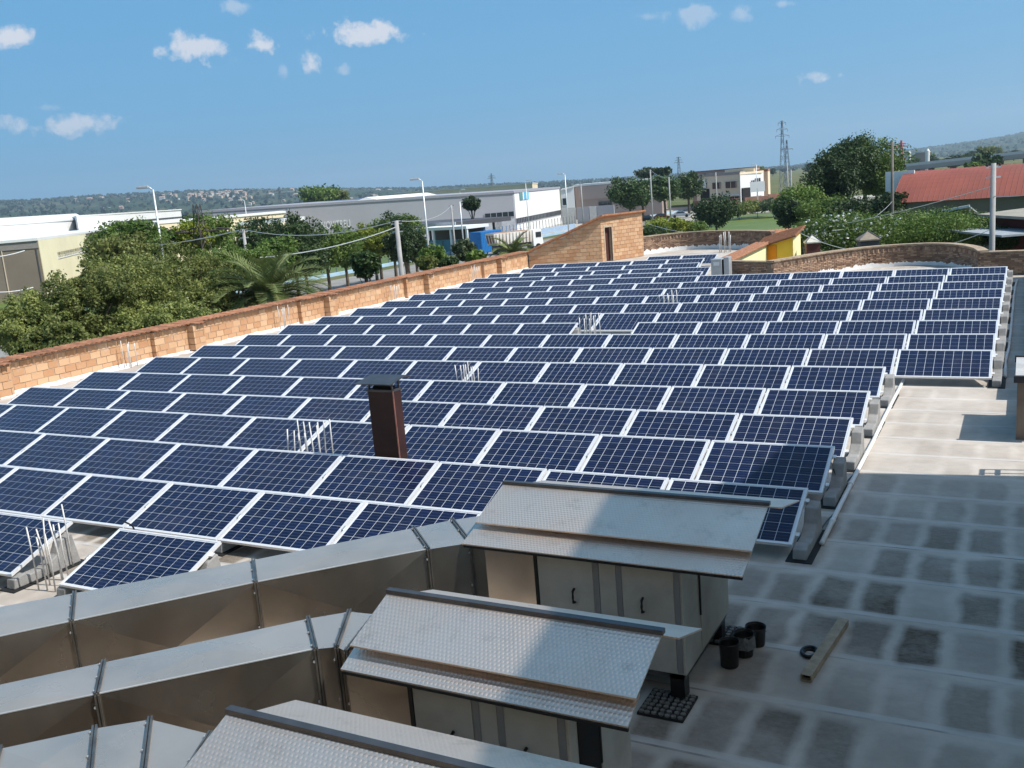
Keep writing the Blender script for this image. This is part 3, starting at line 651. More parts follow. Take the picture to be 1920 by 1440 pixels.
# yellow stair house with tiled pitched roofs
cream_m = M('sunlit_cream', (.90,.82,.44), .8, 0, .04, 2); yellow_m = M('yellow_paint', (.92,.58,.06), .8, 0, .04, 2); orange_m = M('orange_paint', (.90,.31,.012), .8, 0, .05, 2)  # cream puts sunlight on the yellow walls' right sides into their colour
t = thing('stair_house', 'yellow stair house with paler sunlit sides and orange tiled sloping roofs', 'stair house', hy(1440, 480, 33))
A0 = hy(1372, 484, 31.0); xa = A0[0]; A1 = hx(1438, 455, xa)
zb = -1.2
b = MB(); ya, yb = A0[1], A1[1]; za_, zb_ = A0[2], A1[2]
b.hexa([(xa-.5,ya,zb),(xa,ya,zb),(xa,yb,zb),(xa-.5,yb,zb),(xa-.5,ya,za_-.1),(xa,ya,za_-.1),(xa,yb,zb_-.1),(xa-.5,yb,zb_-.1)]); b.build('wall', cream_m, t)
def slope_roof(p0, p1, p2, p3, name, th=.1, n=10):   # p0-p1 low edge ... p3-p2 high edge
    p0, p1, p2, p3 = map(np.array, (p0, p1, p2, p3)); up = np.array([0,0,th]); MB().hexa([p0, p1, p2, p3, p0+up*.5, p1+up*.5, p2+up*.5, p3+up*.5]).build(name, tile_m, t)
    bb = MB()
    for i in range(n):
        f = (i+.5)/n; q0 = p0+(p1-p0)*f+up*.5; q1 = p3+(p2-p3)*f+up*.5; bb.tube([q0-(q1-q0)*.01, q1], np.linalg.norm(p1-p0)/n*.42, 6)
    o = bb.build('roof_tiles', tile_m, t); o['kind'] = 'stuff'
slope_roof((xa-.6,ya-.3,za_-.12),(xa+.14,ya-.3,za_-.12),(xa+.14,yb,zb_-.06),(xa-.6,yb,zb_-.06), 'roof', .1, 4)
B0 = hy(1436, 456, yb); B1 = hy(1486, 440, yb); B2 = hx(1500, 434.5, B1[0])
b = MB(); xl, xr, yf, yk = B0[0], B1[0], yb, B2[1]
b.hexa([(xl,yf,zb),(xr,yf,zb),(xr,yk,zb),(xl,yk,zb),(xl,yf,B0[2]-.15),(xr,yf,B1[2]-.12),(xr,yk,B1[2]+.15),(xl,yk,B0[2]+.1)]); b.build('wall', yellow_m, t)
MB().box(xr, xr+.02, yf, yk, zb, B1[2]-.12).build('side_wall', cream_m, t)
xo = hy(1456, 470, yf)[0]; MB().box(xl+.02, xo, yf-.03, yf, zb, B0[2]-.12).build('recess_panel', orange_m, t)
slope_roof((xl-.5,yf-.25,B0[2]-.25),(xl-.5,yk+.3,B0[2]+.1),(xr+.2,yk+.3,B1[2]+.22),(xr+.2,yf-.25,B1[2]-.08), 'upper_roof', .1, 12)
E3 = hy(1446, 436, yk+2.5); E4 = hy(1480, 436, yk+2.5)
MB().box(E3[0], E4[0], yk+1.0, yk+2.5, zb, E3[2]-.1).build('back_wall', white_m, t); slope_roof((E3[0]-.2,yk+.8,E3[2]-.25),(E4[0]+.3,yk+.8,E3[2]-.25),(E4[0]+.3,yk+2.7,E3[2]+.06),(E3[0]-.2,yk+2.7,E3[2]+.06), 'back_roof', .1, 8)

# ------------------------------------------------------------------ air handling units with embossed rain covers
def unit(i, label, xl, xr, yr, zr, yj, zj, yf, zf, ybk, zbk, bx0, bx1, by0, by1, duct_x):
    """ridge (yr,zr), joint line (yj,zj), flap foot (yf,zf), back eave (ybk,zbk), body box"""
    t = thing('air_handling_unit', label, 'air handling unit', ((bx0+bx1)/2, (by0+by1)/2, 0), 'three air handling units in a row')
    th = .012; zb0 = .25; ztp = zf+.03
    MB().box(bx0, bx1, by0, by1, zb0, ztp).build('casing', ivory_m, t, bevel=.01)
    W = bx1-bx0; L = by1-by0
    # front doors, slightly proud, with mullion strips
    e = .006; xs_ = [bx0+.05, bx0+W*.40, bx0+W*.445, bx0+W*.56, bx0+W*.60, bx1-.075]
    hb = MB()
    for q, (p0, p1) in enumerate(((xs_[0], xs_[1]), (xs_[2], xs_[3]), (xs_[4], xs_[5]))):
        d = MB().box(p0, p1, by0-e, by0+.001, zb0+.05, ztp-.03).build('door_panel', ivory_m, t)
        if q != 1:
            hx_ = p0+(p1-p0)*(.62 if q == 0 else .40); h = MB().tube([(hx_, by0-e, .88), (hx_, by0-.04, .87), (hx_, by0-.045, .82), (hx_, by0-.04, .77), (hx_, by0-e, .76)], .011, 8); h.build('handle', black_m, d, smooth=True)
    for xx in (xs_[1]+.01, xs_[3]+.005, bx1-.07): MB().box(xx, xx+.045, by0-.010, by0+.001, zb0+.02, ztp-.01).build('frame_profile', ivory2_m, t)
    # right end: side panel with a slim dark slot
    MB().box(bx1, bx1+.006, by0+.42, by1-.02, zb0+.04, ztp-.03).build('end_panel', ivory_m, t)
    if i == 1:
        MB().box(bx1+.0, bx1+.008, by0+.10, by0+.40, zb0+.30, ztp-.05).build('end_opening', dark_m, t)
    MB().box(bx1+.004, bx1+.014, by0+.395, by0+.415, zb0+.35, ztp-.06).build('seal_strip', rubber_m, t)
    for xx in (bx0+.06, bx1-.12):
        for yy in (by0+.05, by1-.12): MB().box(xx-.03, xx+.09, yy-.03, yy+.09, .03, zb0).build('foot', black_m, t)
    MB().box(bx0+.02, bx1-.02, by0+.02, by1-.02, zb0-.05, zb0+.002).build('base_frame', grey_m, t)
    # adapter between casing and duct
    MB().box(duct_x, bx0-.004, by0+.012, by1-.3, zb0+.12, ztp-.02).build('duct_adapter', steel_m, t)
    MB().box(bx0-.03, bx0-.0, by0-.004, by1-.28, zb0+.08, ztp-.01).build('flange', rubber_m, t)
    # rain cover: front sheet, back sheet, ridge channel, drip flap
    def sheet(name, y0, z0, y1, z1, x0, x1, drop=0):
        return MB().hexa([(x0,y0,z0),(x1,y0,z0-drop),(x1,y1,z1-drop),(x0,y1,z1),(x0,y0,z0+th),(x1,y0,z0+th-drop),(x1,y1,z1+th-drop),(x0,y1,z1+th)]).build(name, tread_m, t)
    sheet('cover_sheet', yj-.06, zj-.005, yr, zr, xl, xr)
    sheet('back_sheet', ybk, zbk, yr-.0, zr-.02, xl+.06, xr+.10)
    sheet('drip_flap', yf, zf, yj+.05, zj-.035, xl-.02, xr-.02)
    MB().box(xl, xr-.02, yf-.006, yf+.012, zf-.018, zf+.002).build('flap_edge', rubber_m, t)
    b = MB().box(xl-.005, xr+.01, yr-.028, yr+.02, zr+.004, zr+.034); b.build('ridge_channel', grey_m, t)
    b = MB()
    for q in range(7):
        x = xl+.15+(xr-xl-.3)*q/6
        for yy, zz in ((yj+.0, zj+.008), (yr+.06, zr-.02)): b.lathe([(0,.012),(.008,.010),(.010,0)], (x, yy, zz+.004), 8)
    b.build('rivets', galv_m, t)['kind'] = 'stuff'
    for yy in (yj+.1, ybk-.18):     # brackets carrying the cover
        for x in (bx0+.05, bx1-.08): MB().box(x, x+.03, yy-.015, yy+.015, ztp-.01, (zj if yy < yr else zbk)-.03).build('cover_bracket', galv_m, t)
    return t
U = [dict(xl=-2.10, xr=.34, yr=-3.46, zr=1.50, yj=-3.98, zj=1.325, yf=-4.26, zf=1.20, ybk=-2.76, zbk=1.31, bx0=-1.46, bx1=-.185, by0=-4.15, by1=-2.89, duct_x=-2.02),
     dict(xl=-1.725, xr=.265, yr=-5.88, zr=1.50, yj=-6.30, zj=1.33, yf=-6.455, zf=1.20, ybk=-5.43, zbk=1.33, bx0=-1.26, bx1=-.16, by0=-6.37, by1=-5.45, duct_x=-1.78),
     dict(xl=-1.66, xr=.33, yr=-7.50, zr=1.50, yj=-7.90, zj=1.33, yf=-8.06, zf=1.20, ybk=-7.05, zbk=1.33, bx0=-1.24, bx1=-.16, by0=-7.98, by1=-7.07, duct_x=-1.75)]
for i, (k, l) in enumerate(zip(U, ('farthest air handling unit with embossed cover beside the panel rows', 'middle air handling unit with embossed metal rain cover and drip flap', 'nearest air handling unit with embossed cover cut off by the bottom edge'))): unit(i, l, **k)
# paver trays under the feet
grout_m = M('pale_pebble', (.16,.145,.125), .9, 0, .25, 30)
def tray(x0, x1, y0, y1, label):
    t = thing('paver_tray', label, 'paver tray', ((x0+x1)/2, (y0+y1)/2, 0)); MB().box(x0, x1, y0, y1, .002, .022).build('tray', rubber_m, t); n = 7
    _o = MB().prism([(.012*math.cos(q), .012*math.sin(q)) for q in np.linspace(0, 6.283, 7)[:-1]], 0, .012).build('pebble', grout_m); me = _o.data; bpy.data.objects.remove(_o)
    for i in range(n):
        for j in range(n): inst(me, 'pebble', t, (x0+(i+.5)*(x1-x0)/n-t['_w'][0]+random.uniform(-.005,.005), y0+(j+.5)*(y1-y0)/n-t['_w'][1]+random.uniform(-.005,.005), .022), (0,0,random.uniform(0,1)), (1.9,1.8,1))
tray(-.52,-.14,-4.43,-4.03, 'dark pebbled paver tray under the farthest unit front corner'); tray(-.40,.02,-3.10,-2.72, 'dark pebbled paver tray under the farthest unit back corner'); tray(-.50,-.10,-6.05,-5.62, 'dark pebbled paver tray beside the middle unit')
# stainless ducts running off diagonally, cross-broken sheets between flanges
def duct(i, label, front, back, ztop, zbot, joints):
    """front/back: matching plan polylines of the two top edges"""
    t = thing('air_duct', label, 'duct', (front[0][0], front[0][1], 0), 'stainless air ducts left of the units')
    def X(a, c, e_, f_, lift, nrm):   # quad raised at its middle
        ctr = (np.array(a)+c+e_+f_)/4 + np.array(nrm)*lift; return [a, c, e_, f_, ctr], [(0,1,4),(1,2,4),(2,3,4),(3,0,4)]
    for k in range(len(front)-1):
        f0, f1_, b0, b1 = (np.array(p) for p in (front[k], front[k+1], back[k], back[k+1]))
        T = lambda p, z: np.array([p[0], p[1], z]); b = MB()
        dv = f1_-f0; nf = np.array([-dv[1], dv[0], 0.0]); ln = np.linalg.norm(nf); nf = nf/ln if ln > 1e-6 else np.array([1,-1,0.])
        ctr = (f0+f1_+b0+b1)/4
        if np.dot(nf[:2], f0-ctr) < 0: nf = -nf
        for (a, c, e_, g_, nn, lf) in ((T(f0,ztop),T(f1_,ztop),T(b1,ztop),T(b0,ztop),(0,0,1),.030), (T(f0,zbot),T(f1_,zbot),T(f1_,ztop),T(f0,ztop),nf,.045), (T(b0,zbot),T(b1,zbot),T(b1,ztop),T(b0,ztop),-nf,.010), (T(f0,zbot),T(f1_,zbot),T(b1,zbot),T(b0,zbot),(0,0,-1),.005)):
            v_, fc = X(a, c, e_, g_, lf if ln > .5 else 0.001, nn); b.add(v_, fc)
        b.build('duct_section', steel_m, t)
        # standing seam along the top front edge
        if ln > .5: MB().tube([T(f0,ztop+.003), T(f1_,ztop+.003)], .006, 5).build('edge_seam', galv_m, t)
    for k in range(len(front)):
        f0, b0 = np.array(front[k]), np.array(back[k])
        kk = min(k, len(front)-2); ax = np.array(front[kk+1])+np.array(back[kk+1])-np.array(front[kk])-np.array(back[kk]); ax = ax/np.linalg.norm(ax)
        cr = (b0-f0)/np.linalg.norm(b0-f0); f0 = f0-cr*.012; b0 = b0+cr*.012; fl = MB()
        for q in (-.010, .010):
            c0 = (f0+b0)/2+ax*q; Lh = np.linalg.norm(b0-f0)/2
            fl.obox((c0[0],c0[1],ztop+.010), (cr[0],cr[1],0), Lh, (ax[0],ax[1],0), .006, (0,0,1), .010)
            for e_ in (f0, b0):
                c1 = e_+ax*q; fl.obox((c1[0],c1[1],(ztop+zbot)/2), (cr[0],cr[1],0), .014, (ax[0],ax[1],0), .006, (0,0,1), (ztop-zbot)/2)
        fl.build('flange', M('flange_steel', (.20,.185,.165), .4, .8, .2, 8), t)
        bo = MB()
        for q in (.1, .5, .9):
            p = f0+(b0-f0)*q; bo.lathe([(0,.014),(.009,.012),(.011,.0)], (p[0]+ax[0]*.02,p[1]+ax[1]*.02,ztop+.004), 6)
        for z in np.linspace(zbot+.1, ztop-.08, 3): bo.tube([(f0[0]-cr[0]*.012+ax[0]*.02,f0[1]-cr[1]*.012+ax[1]*.02,z),(f0[0]+ax[0]*.02,f0[1]+ax[1]*.02,z)], .010, 6)
        bo.build('bolts', galv_m, t)['kind'] = 'stuff'
def q2(p, z=1.2): r_ = hz(p[0], p[1], z); return (r_[0], r_[1])
dt, db = 1.2, .42
def parallel(front, wdt):    # opposite edge of a straight diagonal run
    out_ = []
    for k, p in enumerate(front):
        kk = max(1, min(k, len(front)-1)); d = np.array(front[kk])-np.array(front[kk-1]); d /= np.linalg.norm(d); out_.append((p[0]+d[1]*wdt, p[1]-d[0]*wdt))
    return out_
F1 = [q2((965,1010)), q2((882,1018)), q2((803,1030)), q2((480,1092)), q2((135,1165))]
dd = np.array(F1[-1])-np.array(F1[-2]); F1.append(tuple(np.array(F1[-1])+dd*1.0)); F1.append(tuple(np.array(F1[-1])+dd*1.2))
B1_ = [q2((985,955)), q2((848,975)), q2((775,990)), q2((475,1050)), q2((140,1112))]
dd = np.array(B1_[-1])-np.array(B1_[-2]); B1_.append(tuple(np.array(B1_[-1])+dd*1.0)); B1_.append(tuple(np.array(B1_[-1])+dd*1.2))
duct(0, 'farthest stainless duct running diagonally along the front panels', F1, B1_, dt, db, None)
F2 = [q2((650,1222)), q2((632,1213)), q2((592,1217)), q2((182,1302))]; dd = np.array(F2[-1])-np.array(F2[-2]); F2 += [tuple(np.array(F2[-1])+dd*1.1), tuple(np.array(F2[-1])+dd*2.2)]
B2_ = [q2((705,1152)), q2((655,1147)), q2((578,1160)), q2((195,1242))]; dd = np.array(B2_[-1])-np.array(B2_[-2]); B2_ += [tuple(np.array(B2_[-1])+dd*1.1), tuple(np.array(B2_[-1])+dd*2.2)]
duct(1, 'middle stainless duct between the other two diagonal ducts', F2, B2_, dt, db, None)
B3_ = [q2((395,1377)), q2((282,1349)), q2((178,1366)), q2((0,1404))]; dd = np.array(B3_[-1])-np.array(B3_[-2]); B3_ += [tuple(np.array(B3_[-1])+dd*2)]
F3 = [(-1.78,-7.85), (-1.98,-7.88), (-2.25,-8.0)]; dd = np.array(B3_[-2])-np.array(B3_[-3]); F3 += [tuple(np.array(F3[-1])+dd), tuple(np.array(F3[-1])+dd*3)]
duct(2, 'nearest stainless duct at the bottom left corner', F3, B3_, dt, db, None)
for q, (F_, n_) in enumerate(((F1,(3,4)), (F2,(3,4)), (F3,(3,)))):
    for k in n_:
        c = np.array(F_[k]) + (np.array((B1_,B2_,B3_)[q][k])-np.array(F_[k]))*.5
        tag(MB().box(c[0]-.2, c[0]+.2, c[1]-.2, c[1]+.2, 0, db-.004).build('duct_support', conc_m), f'concrete support under the {["farthest","middle","nearest"][q]} duct, {ORD[k]} along', 'support block')

# ------------------------------------------------------------------ small things on the walkway
a, c = hz(1511, 1279), hz(1582, 1172); d = (c-a)/np.linalg.norm(c-a); s_ = np.array([d[1], -d[0], 0]); hw, hh, wl = .045, .030, .006
t = thing('hollow_beam', 'short pale hollow box beam lying on the walkway', 'beam', tuple((a+c)/2)); m_ = (a+c)/2; Lb = np.linalg.norm(c-a)/2; b = MB()
for ox, oz, wx, wz in ((0, .006+wl/2, hw, wl/2), (0, .006+2*hh-wl/2, hw, wl/2), (-hw+wl/2, .006+hh, wl/2, hh-wl), (hw-wl/2, .006+hh, wl/2, hh-wl)): b.obox(m_+s_*ox+np.array([0,0,oz]), d, Lb, s_, wx, (0,0,1), wz)
b.build('box_section', wood_m, t); MB().obox(m_+np.array([0,0,.006+hh]), d, Lb-.06, s_, hw-wl, (0,0,1), hh-wl).build('hollow', dark_m, t)
cc = hz(1526, 1228); b = MB(); n = 26
pp = [(cc[0]-.035+(.062+.006*math.sin(.5*q))*math.cos(q), cc[1]+(.082+.007*math.cos(.5*q))*math.sin(q), .018+.010*math.sin(.5*q+1)) for q in np.linspace(0, 4*math.pi, 50)]
b.tube(pp, .016, 7); tag(b.build('cable_coil', black_m, smooth=True), 'small coil of black cable lying beside the pale beam', 'cable coil')
def pot(x, y, r, h, label, bag=False):
    t = thing('paint_bucket', label, 'bucket', (x, y, 0), 'black buckets beside the unit'); b = MB().lathe([(0,.0),(r*.88,0),(r*.9,.01),(r,h),(r*1.05,h+.005),(r*1.05,h-.012),(r*.97,h-.012),(r*.94,h-.02),(r*.85,.03),(0,.03)], (x, y, .004), 24); b.build('bucket_body', black_m, t, smooth=True)
    pts = [(x+r*1.05*math.cos(q), y+r*1.05*math.sin(q), h-.03-.05*math.sin(q*1.0)) for q in np.linspace(0, math.pi, 12)]; MB().tube(pts, .004, 5).build('bucket_handle', grey_m, t)
    if bag:
        b = MB(); n = 14
        for k in range(3):
            for q in range(n):
                a_ = 6.283*q/n; rr = r*(1.08+.12*math.sin(3*a_+k)+random.uniform(-.05,.08)); b.v.append((x+rr*math.cos(a_), y+rr*math.sin(a_), h+.0-.06*k+random.uniform(-.012,.012)))
        for k in range(2):
            for q in range(n): b.f.append((k*n+q, k*n+(q+1)%n, (k+1)*n+(q+1)%n, (k+1)*n+q))
        b.build('plastic_film', film_m, t)
p = hz(1369, 1255); pot(p[0]-.02, p[1]+.06, .085, .22, 'black bucket closest to the unit, nearest the viewer'); p = hz(1390, 1230); pot(p[0]+.02, p[1]+.03, .085, .20, 'black bucket in the middle with crumpled clear film', True); p = hz(1411, 1212); pot(p[0]+.02, p[1]+.05, .088, .17, 'open black bucket farthest from the unit')

# ------------------------------------------------------------------ right-hand parapet and the building the photographer stands in
parap_m = M('brown_render', (.20,.155,.125), .9, 0, .12, 3); cop_m = M('dark_slate', (.035,.035,.04), .5, 0, .1)
t = thing('parapet_pier', 'brown rendered pier with pale coping at the right edge of the roof', 'parapet', (2.3, 5.2, 0))
MB().box(2.075, 2.75, 4.45, 5.95, 0, .88).build('pier', parap_m, t); MB().box(2.05, 2.80, 4.47, 5.93, .88, .945).build('coping', M('grey_coping', (.42,.42,.41), .7), t); MB().box(2.03, 2.82, 4.40, 4.468, .86, .96).build('end_cap', cop_m, t); MB().box(2.03, 2.82, 5.932, 6.0, .86, .97).build('end_cap', cop_m, t)
t = thing('side_parapet', 'low rendered parapet along the right side of the roof', 'parapet', (2.6, 16, 0))
MB().box(2.36, 2.62, 7.08, RW[1]-.7, 0, .74).build('wall', parap_m, t); MB().box(2.36, 2.62, 6.0, 7.08, 0, .57).build('low_wall', parap_m, t); MB().box(2.345, 2.66, 7.075, RW[1]-.7, .74, .77).build('coping', cop_m, t)
wing = thing('building_wing', 'beige plastered building wing with gabled roof just outside the right edge', 'building', (7.3, -3, 0))
# gable profile measured from the shadow it throws over the units and the first rows
gab = [(-8.08,0),(-8.08,8.51),(-2.48,10.17),(3.22,8.59),(3.22,0)]
MB().extr(gab, 5.70, 8.9, 'x').build('wall', plaster_m, wing)
b = MB()
for (ya, za), (yb, zb2) in (((-8.08,8.51),(-2.48,10.17)), ((3.22,8.59),(-2.48,10.17))): b.hexa([(5.69,ya,za+.002),(9.2,ya,za+.002),(9.2,yb,zb2+.002),(5.69,yb,zb2+.002),(5.69,ya,za+.05),(9.2,ya,za+.05),(9.2,yb,zb2+.05),(5.69,yb,zb2+.05)])
b.build('roof', tile_m, wing)
rl = MB()      # short iron guard rail at the roof edge
for z in (1.02, 1.26): rl.box(2.66, 2.70, 2.752, 3.02, z, z+.04)
for yy in (2.82, 2.99): rl.box(2.66, 2.70, yy, yy+.03, .0, 1.30)
tag(rl.build('guard_rail', grey_m), 'short iron guard rail just outside the right edge', 'railing')
house = thing('beige_house', 'beige plastered house behind the viewpoint', 'house', (-3, -14, 0))
MB().box(-16, 9.0, -15.9, -11.75, 0, 7.5).build('wall', plaster_m, house)
for x in (-13, -9, -5, -1.0): 
    o = MB().box(x, x+1.2, -11.75, -11.70, 3.4, 5.2).build('window', glass_m, house); MB().box(x-.08, x+1.28, -11.75, -11.66, 3.3, 3.4).build('sill', white_m, o)

# ------------------------------------------------------------------ vegetation
def leaf_cloud(rs, centers, sizes, per, leaf, flat=0.0):
    """leaf-sized quads gathered round clump centres"""
    n = len(centers)*per; c = np.repeat(centers, per, 0); s = np.repeat(sizes, per)[:,None]
    d = rs.normal(size=(n,3)); d /= np.linalg.norm(d, axis=1)[:,None]; p = c + d*s*(rs.random((n,1))**.45)*np.array([1,1,.8])
    nr = d*.6 + rs.normal(size=(n,3))*.7 + np.array([0,0,.35+flat]); nr /= np.linalg.norm(nr, axis=1)[:,None]
    t1 = np.cross(nr, rs.normal(size=(n,3))); t1 /= np.linalg.norm(t1, axis=1)[:,None]; t2 = np.cross(nr, t1)
    L = leaf*(.55+.9*rs.random((n,1))); W = L*.55
    return np.stack([p-t1*L, p+t2*W, p+t1*L, p-t2*W], 1)
def crown_centers(rs, rx, ry, rz, n, lobes=11, fill=.3, shape='round'):
    ld = rs.normal(size=(lobes,3)); ld[:,2] = np.abs(ld[:,2])*.6; ld /= np.linalg.norm(ld, axis=1)[:,None]
    d = rs.normal(size=(n,3)); d /= np.linalg.norm(d, axis=1)[:,None]
    if shape == 'pine': d[:,2] = np.abs(d[:,2])*1.0-.12
    k = .70+.42*np.max(np.maximum(0, d@ld.T)**6, axis=1)+.07*rs.normal(size=n)
    r = fill+(1-fill)*rs.random(n)**.5
    return d*np.array([rx,ry,rz])*(k*r)[:,None]
def trunk_mesh(rs, h, r, rx, rz, n=5):
    b = MB(); b.tube([(0,0,-.3),(r*.3,0,h*.35),(-r*.2,r*.3,h*.7),(0,0,h)], [r*1.25,r,r*.8,r*.5], 8)
    for i in range(n):
        a = 6.283*i/n+rs.uniform(-.4,.4); z0 = h*rs.uniform(.45,.85); e = (rx*.6*math.cos(a), rx*.6*math.sin(a), h+rz*rs.uniform(-.1,.6)); b.tube([(0,0,z0),(e[0]*.5,e[1]*.5,z0+(e[2]-z0)*.6),e], [r*.45,r*.3,r*.1], 6)
    return b
bark_m = M('bark', (.11,.085,.06), .95, 0, .25, 6, .6, 18)
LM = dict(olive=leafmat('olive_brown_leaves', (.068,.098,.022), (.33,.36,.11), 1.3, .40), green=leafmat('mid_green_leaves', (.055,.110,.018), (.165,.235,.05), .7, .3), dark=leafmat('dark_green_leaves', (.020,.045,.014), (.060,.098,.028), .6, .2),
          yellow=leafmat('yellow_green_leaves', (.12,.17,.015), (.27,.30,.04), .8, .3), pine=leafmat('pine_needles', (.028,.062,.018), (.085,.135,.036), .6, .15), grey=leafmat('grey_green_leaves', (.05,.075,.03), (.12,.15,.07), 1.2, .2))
def tree(name, label, xy, z0, h, rx, rz, m, clumps=120, per=60, leaf=.12, group=None, shape='round', cz=None, tr=.16, seed=0, ry=None, cs=.30):
    """h: height of the crown's top above z0; rx, rz: half sizes of the crown"""
    rs = np.random.default_rng(seed); t = thing(name, label, name.replace('_', ' ') if name in ('palm_tree','pine_tree') else ('shrub' if 'shrub' in name else 'tree'), (xy[0], xy[1], z0), group)
    zc = h-rz if cz is None else cz
    C = crown_centers(rs, rx, ry or rx, rz, clumps, shape=shape)+np.array([0,0,zc])
    V = leaf_cloud(rs, C, (rx*cs)*(.6+.8*rs.random(clumps)), per, leaf)
    inst(qmesh('crown', V, LM[m]), 'crown', t)
    trunk_mesh(rs, max(.4, zc*.95), tr, rx, rz).build('trunk', bark_m, t, world=False, smooth=True)
    return t
def tree_px(name, label, u, vtop, vbot, wpx, D, m, z0=GZ, rzpx=None, **k):
    """crown spanning rows vtop..vbot and wpx columns at distance D, standing on z0"""
    p = at(u, (vtop+vbot)/2, D); s = D/1807.35/math.cos(0) * math.hypot(1, (u-960)/FOC)
    zt, zb = zat(u, vtop, D), zat(u, vbot, D); rz = (zt-zb)/2
    return tree(name, label, (p[0], p[1]), z0, zt-z0, wpx/2*s/1.05, rz/1.05, m, **k)
# broad olive-green trees just behind the wall
for i, (u, vt, vb, wp, D, m) in enumerate(((70,545,705,150,37,'olive'),(165,480,690,170,38,'olive'),(262,455,660,180,40,'olive'),(352,450,640,160,43,'olive'),(432,452,560,130,48,'green'),(110,600,720,120,35,'olive'),(300,560,670,170,37,'olive'),(395,520,625,120,41,'olive'))):
    tree_px('broadleaf_tree', ['olive-green tree at far left behind the orange wall','tall olive-green tree in front of the cream building corner','big olive-green tree left of the tall lamp post','olive-green tree right of the tall lamp post','lighter green tree left of the slim utility pole','low olive-green tree at the far left wall top','low olive-green tree against the wall under the lamp post','low olive-green tree just left of the big palm'][i], u, vt, vb, wp, D, m, clumps=320, per=90, leaf=.052, seed=20+i, cs=.15, group='olive-green trees behind the orange wall')
# tall trees further back, between the yards
for i, (u, vt, vb, wp, D, m) in enumerate(((245,412,480,95,75,'green'),(225,440,490,90,72,'olive'),(300,425,480,50,80,'dark'),(385,404,470,85,82,'green'),(360,420,480,60,80,'yellow'),(480,408,490,80,95,'dark'),(548,402,495,95,92,'dark'),(520,440,500,70,88,'green'),(610,425,505,90,96,'green'),(570,450,515,70,90,'dark'),(645,430,500,60,98,'green'),
        (680,420,490,50,104,'yellow'),(708,408,480,60,106,'green'),(735,395,478,70,108,'dark'),(760,398,480,60,110,'green'),(700,430,478,60,103,'yellow'),(758,425,492,60,100,'dark'),(778,430,490,40,102,'dark'))):
    tree_px('broadleaf_tree', f'{dict(green="mid green",olive="olive green",dark="dark green",yellow="yellow-green")[m]} tree along the road before the grey hall, {ORD[i]} of the line', u, vt, vb+14, wp*1.25, D, m, clumps=150, per=60, leaf=.125, seed=60+i, cs=.24, group='trees along the road before the halls')
tree_px('small_tree', 'small dark conifer-like tree just beyond the wall by the concrete pole', 684, 470, 532, 52, 46, 'dark', clumps=110, per=40, leaf=.10, seed=91, tr=.07)
for i, (u, vt, vb, wp, D, m) in enumerate(((812,462,505,52,48,'green'),(800,478,512,36,46,'olive'),(872,450,498,48,50,'grey'),(893,470,496,40,49,'green'),(840,484,505,40,47,'dark'))):
    tree_px('garden_shrub', f'{["bright green","olive","grey-green","light green","dark green"][i]} shrub above the wall right of the concrete pole', u, vt, vb, wp, D, m, clumps=90, per=34, leaf=.09, seed=110+i, tr=.05, group='garden shrubs beyond the wall')
tree_px('round_tree', 'dark round tree against the grey hall above the canopy', 884, 369, 400, 38, 165, 'dark', clumps=90, per=40, leaf=.22, seed=130)
tree_px('broadleaf_tree', 'big light green tree rising behind the hall roof', 598, 352, 385, 78, 420, 'green', clumps=120, per=40, leaf=.6, seed=131); tree_px('broadleaf_tree', 'smaller olive tree beside the big one behind the hall', 640, 358, 384, 30, 420, 'olive', clumps=60, per=40, leaf=.6, seed=132)
# umbrella pines
for i, (u, vt, vb, wp, D) in enumerate(((1180,333,398,78,205),(1204,340,392,44,212),(1245,330,385,62,222),(1290,325,380,58,228))):
    tree_px('pine_tree', f'rounded umbrella pine, {ORD[i]} from the left behind the hut', u, vt, vb, wp, D, 'pine', clumps=190, per=46, leaf=.25, seed=140+i, tr=.28, group='umbrella pines along the street')
tree_px('broadleaf_tree', 'distant dark tree peeping over the pines', 1243, 314, 332, 34, 330, 'dark', clumps=60, per=36, leaf=.5, seed=150); tree_px('broadleaf_tree', 'distant grey-green tree left of the dark one over the pines', 1213, 317, 332, 40, 335, 'grey', clumps=60, per=36, leaf=.5, seed=151)
tree_px('broadleaf_tree', 'dense dark green tree in front of the beige workshop', 1342, 370, 430, 80, 150, 'dark', clumps=170, per=50, leaf=.2, seed=152)
for i, (u, vt, vb, wp, D, m) in enumerate(((1235,410,442,60,118,'yellow'),(1268,408,440,50,116,'yellow'),(1300,415,440,46,118,'green'),(1225,425,445,50,112,'dark'))):
    tree_px('garden_shrub', f'{dict(yellow="yellow-green",green="mid green",dark="dark")[m]} shrub behind the far curved wall, {ORD[i]} counted', u, vt, vb, wp, D, m, clumps=80, per=34, leaf=.14, seed=160+i, tr=.05, group='shrubs behind the far curved wall')
